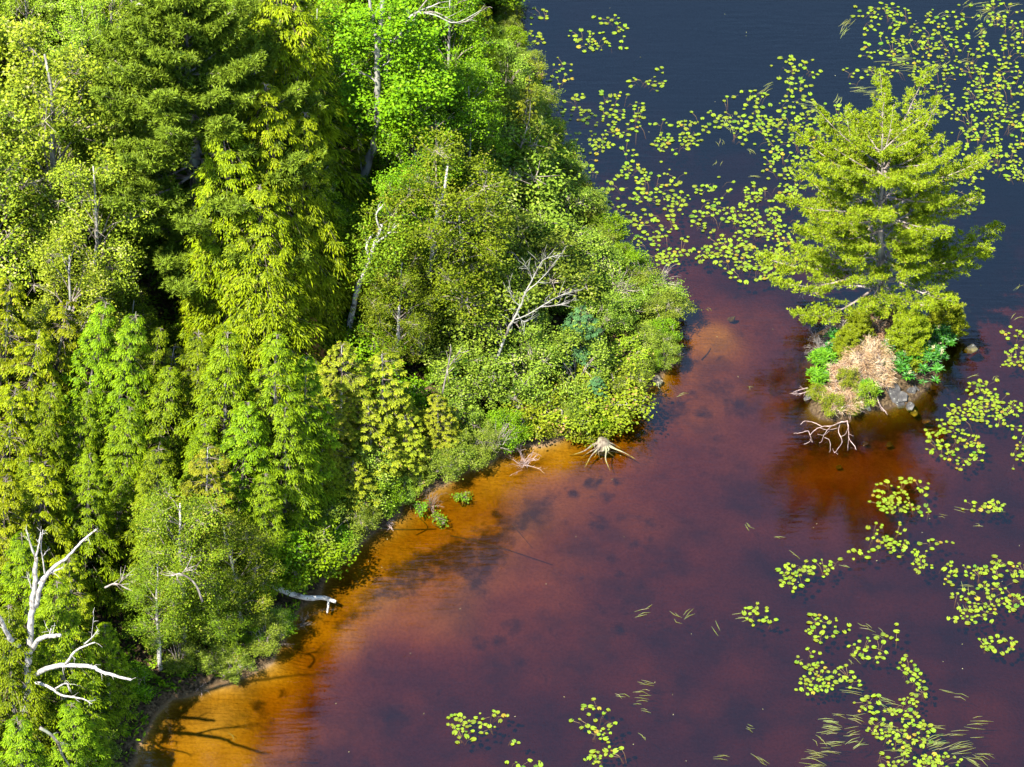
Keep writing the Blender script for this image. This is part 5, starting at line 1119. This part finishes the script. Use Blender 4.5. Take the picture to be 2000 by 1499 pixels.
def free(x, y, r):
    i, j = int(math.floor(x/.3)), int(math.floor(y/.3))
    for a in (i-1, i, i+1):
        for c in (j-1, j, j+1):
            for (u, v, s) in taken.get((a, c), ()):
                if (u-x)**2+(v-y)**2 < (0.84*(s+r))**2: return False
    taken.setdefault((i, j), []).append((x, y, r)); return True
npads = 0
for lab, ells in PATCH:
    cx = sum(e[0]*e[4] for e in ells)/sum(e[4] for e in ells); cy = sum(e[1]*e[4] for e in ells)/sum(e[4] for e in ells)
    root = P(cx, cy, -.01); o = empty('lily_plant', (root[0], root[1], -.01), lab, 'lily pads', 'patches of floating lily pads'); o.rotation_euler = (0, 0, 0)
    stq = Quads(); pts = []
    small = cy > 950 and cx > 1000
    for (ex, ey, rx, ry, n) in ells:
        if ey < 560: n = int(n*.85); rx *= 1.15; ry *= 1.15
        else: n = int(n*1.0); rx *= 1.12; ry *= 1.12
        # small knots of pads that share a crown
        nk = max(2, n//6); knots = [(ex+rx*math.sqrt(a)*math.cos(b_), ey+ry*math.sqrt(a)*math.sin(b_)) for a, b_ in [(rnd.random(), rnd.uniform(0, 6.28)) for _ in range(nk)]]
        got = 0; tries = 0
        while got < n*.86 and tries < n*26:
            tries += 1
            if rnd.random() < .5:
                k_ = rnd.choice(knots); px, py = k_[0]+rnd.gauss(0, 15), k_[1]+rnd.gauss(0, 9)
            else:
                a, b_ = math.sqrt(rnd.random()), rnd.uniform(0, 6.28); px, py = ex+rx*a*math.cos(b_), ey+ry*a*math.sin(b_)
            if vnoise(np.array([px/48.]), np.array([py/33.]), .45, 77)[0] < .28: continue
            if ((px-ex)/rx)**2+((py-ey)/ry)**2 > 1.6: continue
            q = P(px, py, .012); r = rnd.uniform(.058, .112)*(1.06 if cy < 560 else 1)*(1.0 if rnd.random() < .8 else .7)
            if cx > 1640 and cy < 420: r *= .92
            if sdist(LAND, q[0], q[1]) > .1 or sdist(ISLE, q[0], q[1]) > .05: continue
            if not free(q[0], q[1], r): continue
            got += 1; npads += 1
            i = rnd.choices(range(12), [1, 1, 3, 3, 3, 2.5, 2.5, 2, 1, 3, .9, .4])[0]
            c = bpy.data.objects.new('pad', PADS[i]); COL.objects.link(c); c.parent = o
            c.location = (q[0]-root[0], q[1]-root[1], .022+rnd.uniform(0, .012)); c.rotation_euler = (rnd.gauss(0, .07), rnd.gauss(0, .07), rnd.uniform(0, 6.28)); c.scale = (r, r, r)
            k_ = min(knots, key=lambda t: (t[0]-px)**2+(t[1]-py)**2); kq = P(k_[0], k_[1], 0)
            d = np.array([kq[0], kq[1]])-q[:2]; dn_ = np.linalg.norm(d); L = min(dn_+.1, .5)
            if dn_ > .05 and rnd.random() < .6:
                d = d/dn_; pts.append((np.array([q[0], q[1], .004])-root, np.array([q[0]+d[0]*L*.6, q[1]+d[1]*L*.6, -.05])-root, np.array([q[0]+d[0]*L, q[1]+d[1]*L, -.35])-root))
    if pts:
        A = np.array(pts); prisms(stq, A[:, 0], A[:, 1], .007, .006, 3); prisms(stq, A[:, 1], A[:, 2], .006, .006, 3)
        part('stems', stq.mesh('stems', 'pad_stem'), o)
print('pads', npads)

# floating reed blades
REEDS = [(1345, 1200, 3, -55, 1), (1322, 1205, 3, 60, 1), (1400, 1228, 2, 80, 1), (1265, 1190, 2, -20, 1), (1252, 1200, 2, 0, .8), (1462, 1028, 3, 70, .7), (1518, 1050, 2, 30, .7), (1555, 1085, 2, 45, .8), (1450, 1205, 4, 10, .8),
    (1625, 1412, 9, 12, 1.2), (1622, 1430, 7, 10, 1.2), (1672, 1405, 7, 20, 1), (1665, 1430, 6, -10, 1), (1600, 1445, 4, 60, 1), (1630, 1450, 5, 5, 1.1), (1672, 1450, 6, -25, 1), (1590, 1475, 6, 15, 1.2), (1590, 1492, 8, 5, 1.3), (1620, 1470, 4, 12, 1.1), (1640, 1395, 3, 12, 1),
    (1725, 1370, 6, 25, 1.1), (1745, 1385, 5, 15, 1), (1740, 1418, 7, 10, 1.1), (1690, 1225, 4, 40, 1), (1720, 1240, 2, 45, .8), (1662, 1290, 3, 60, 1), (1850, 1350, 2, 25, .9), (1875, 1365, 2, 10, .9), (1905, 1405, 3, 2, 1.1), (1910, 1425, 4, 6, 1.2), (1870, 1435, 3, 8, 1.2),
    (1830, 1425, 5, 3, 1.2), (1830, 1445, 7, -20, 1.3), (1835, 1460, 5, -15, 1.2), (1880, 1462, 8, -5, 1.5), (1920, 1475, 5, 20, 1.1), (1905, 1490, 8, 40, 1.2), (1750, 1465, 3, 0, 1.1), (1770, 1480, 3, -15, 1), (1665, 1350, 4, 20, 1.4), (1885, 1150, 3, 90, 1), (1893, 1145, 3, 5, 1), (1888, 1190, 4, 75, 1.1),
    (1258, 1335, 4, 35, .9), (1215, 1360, 3, 28, 1), (1255, 1355, 6, 15, 1), (1260, 1390, 2, 25, .7), (1255, 1380, 1, 20, .8), (1465, 1420, 3, 35, .8), (1410, 1478, 3, 8, 1), (1490, 1490, 4, 50, 1), (1255, 1440, 2, 40, .7), (1910, 1025, 3, 30, .7), (450, 1440, 1, 50, .9), (1470, 760, 2, 50, .6),
    (1580, 200, 8, 25, 1.2), (1600, 215, 8, 35, 1.1), (1495, 180, 4, -35, 1), (1500, 165, 3, -20, 1), (1415, 240, 8, 75, 1), (1425, 250, 7, 70, 1), (1408, 280, 4, 85, .8), (1465, 295, 5, 60, .8), (1400, 320, 3, -45, .7), (1475, 345, 4, 15, .8), (1640, 195, 6, -60, 1),
    (1650, 45, 8, -50, 1.2), (1648, 62, 6, -55, 1.2), (1760, 115, 9, 0, 1.3), (1755, 125, 7, 3, 1.2), (1770, 133, 6, -6, 1.2), (1700, 140, 7, 15, 1.2), (1680, 175, 9, 5, 1.3), (1705, 180, 7, 0, 1.2), (1720, 158, 7, 10, 1.2), (1820, 130, 6, -25, 1.1), (1845, 128, 5, -40, 1), (1725, 118, 4, -5, 1.2),
    (1895, 10, 4, -40, 1.1), (1920, 12, 6, -5, 1.3), (1915, 32, 5, -60, 1), (1930, 25, 6, -30, 1.2), (1945, 38, 7, -28, 1.3), (1955, 20, 4, -15, 1.1), (1910, 60, 6, -45, 1.2), (1985, 10, 4, -20, 1), (1890, 122, 5, -12, 1.1), (1840, 28, 2, -30, .8), (1985, 75, 4, -50, 1), (1980, 55, 3, -40, 1),
    (1940, 740, 2, -60, .8), (1895, 735, 2, -20, .8), (1985, 620, 3, -30, .9), (1988, 560, 2, -50, .9), (1940, 470, 3, -60, .7), (1960, 440, 2, 80, .6), (1655, 1105, 2, 20, .7), (1840, 1010, 2, 30, .8), (1880, 995, 3, 25, .9), (1950, 998, 3, -15, .9), (1330, 770, 2, -20, .6), (1385, 605, 2, 40, .6)]
for i, (px, py, n, ang, s) in enumerate(REEDS):
    q = P(px, py, 0); rng = np.random.RandomState(900+i); Q = Quads()
    for k in range(n):
        a = -math.radians(ang)+rng.normal(0, .16); d = np.array([math.cos(a), math.sin(a), 0]); sd_ = np.array([-d[1], d[0], 0]); L = s*rng.uniform(.3, .62); o0 = sd_*rng.normal(0, .11*s)+d*rng.normal(0, .10)
        p = np.array([o0-d*L/2, o0+sd_*rng.normal(0, .02), o0+d*L/2+sd_*rng.normal(0, .05)]); p[:, 2] = [-.03, .022, .016]; wd = np.array([.006, .011, .003])
        for j in range(2): Q.add(np.array([[p[j]-sd_*wd[j], p[j+1]-sd_*wd[j+1], p[j+1]+sd_*wd[j+1], p[j]+sd_*wd[j]]]), rng.uniform(.3, 1))
    far_up = py < 420
    W_ = [(1380, 280, 'gap in the middle of the channel'), (1590, 205, 'pads left of the pine crown'), (1500, 172, 'small pad group alone in the blue'), (1650, 50, 'pads at the left end of the far right bed'), (1760, 125, 'pads above the pine top'), (1700, 170, 'tiny pads left of the pine top'), (1830, 130, 'middle of the far right bed'), (1930, 25, 'pads in the top right corner'),
          (1430, 330, 'centre of the dark channel'), (1975, 70, 'right edge of the top bed'), (1630, 1420, 'small pads near the bottom'), (1600, 1480, 'bottom edge below the reed bed'), (1740, 1375, 'curved pad cluster'), (1840, 1450, 'round pad cluster near the bottom'), (1900, 1400, 'pads at the right edge near the bottom'), (1905, 1485, 'yellow-green bottom pads'),
          (1700, 1240, 'oval pad cluster'), (1470, 1200, 'lone round pad cluster'), (1335, 1205, 'middle of the open lake'), (1255, 1350, 'isolated bottom centre pads'), (1260, 1200, 'open lake left of centre'), (1460, 1060, 'plum water left of the pine reflection'), (1890, 1160, 'loose pads with the crossed dry stems'), (1470, 1480, 'bottom edge in the middle'), (1920, 740, 'curved bed of pads right of the islet'),
          (1985, 600, 'right edge level with the islet'), (1950, 455, 'right boughs of the islet pine'), (1900, 1005, 'thin line of pads at the right edge'), (1360, 690, 'sandy bar off the point'), (450, 1440, 'amber cove'), (1660, 1300, 'biggest lower pad cluster'), (1660, 1105, 'tuft of pads below the pine reflection')]
    m_ = min(W_, key=lambda t: (t[0]-px)**2+(t[1]-py)**2); dx, dy = px-m_[0], py-m_[1]
    cnt = 'single pale reed blade' if n < 2 else 'pair of pale reed blades' if n < 3 else 'few pale reed blades' if n < 6 else 'dense tuft of reed blades'
    dd = ('right of' if dx > 0 else 'left of') if abs(dx) > abs(dy) else ('below' if dy > 0 else 'above')
    lab = ' '.join(('%s floating %s the %s' % (cnt, dd, m_[2])).split()[:16])
    single('floating_reeds', Q.mesh('floating_reeds', 'grass_blade'), (q[0], q[1], 0), lab, 'reeds', 'reed blades among the upper lily pads' if far_up else 'reed blades floating on the lower lake')
# specks of floating debris
Q = Quads(); n = 130; pxs = R_.uniform(600, 2000, n); pys = R_.uniform(0, 1499, n)
for a, c in zip(pxs, pys):
    q = P(a, c, .01)
    if sdist(LAND, q[0], q[1]) > -.3 or sdist(ISLE, q[0], q[1]) > -.3: continue
    leaves(Q, q[None], R_.normal(0, 1, (1, 3))*np.array([1, 1, 0]), np.array([[0, 0, 1.]]), np.array([R_.uniform(.025, .06)]), np.array([.025]), R_.rand(1))
dbr = part('floating_debris', Q.mesh('floating_debris', 'flower'), None); dbr['kind'] = 'stuff'; dbr['label'] = 'tiny pale specks floating on the lake'
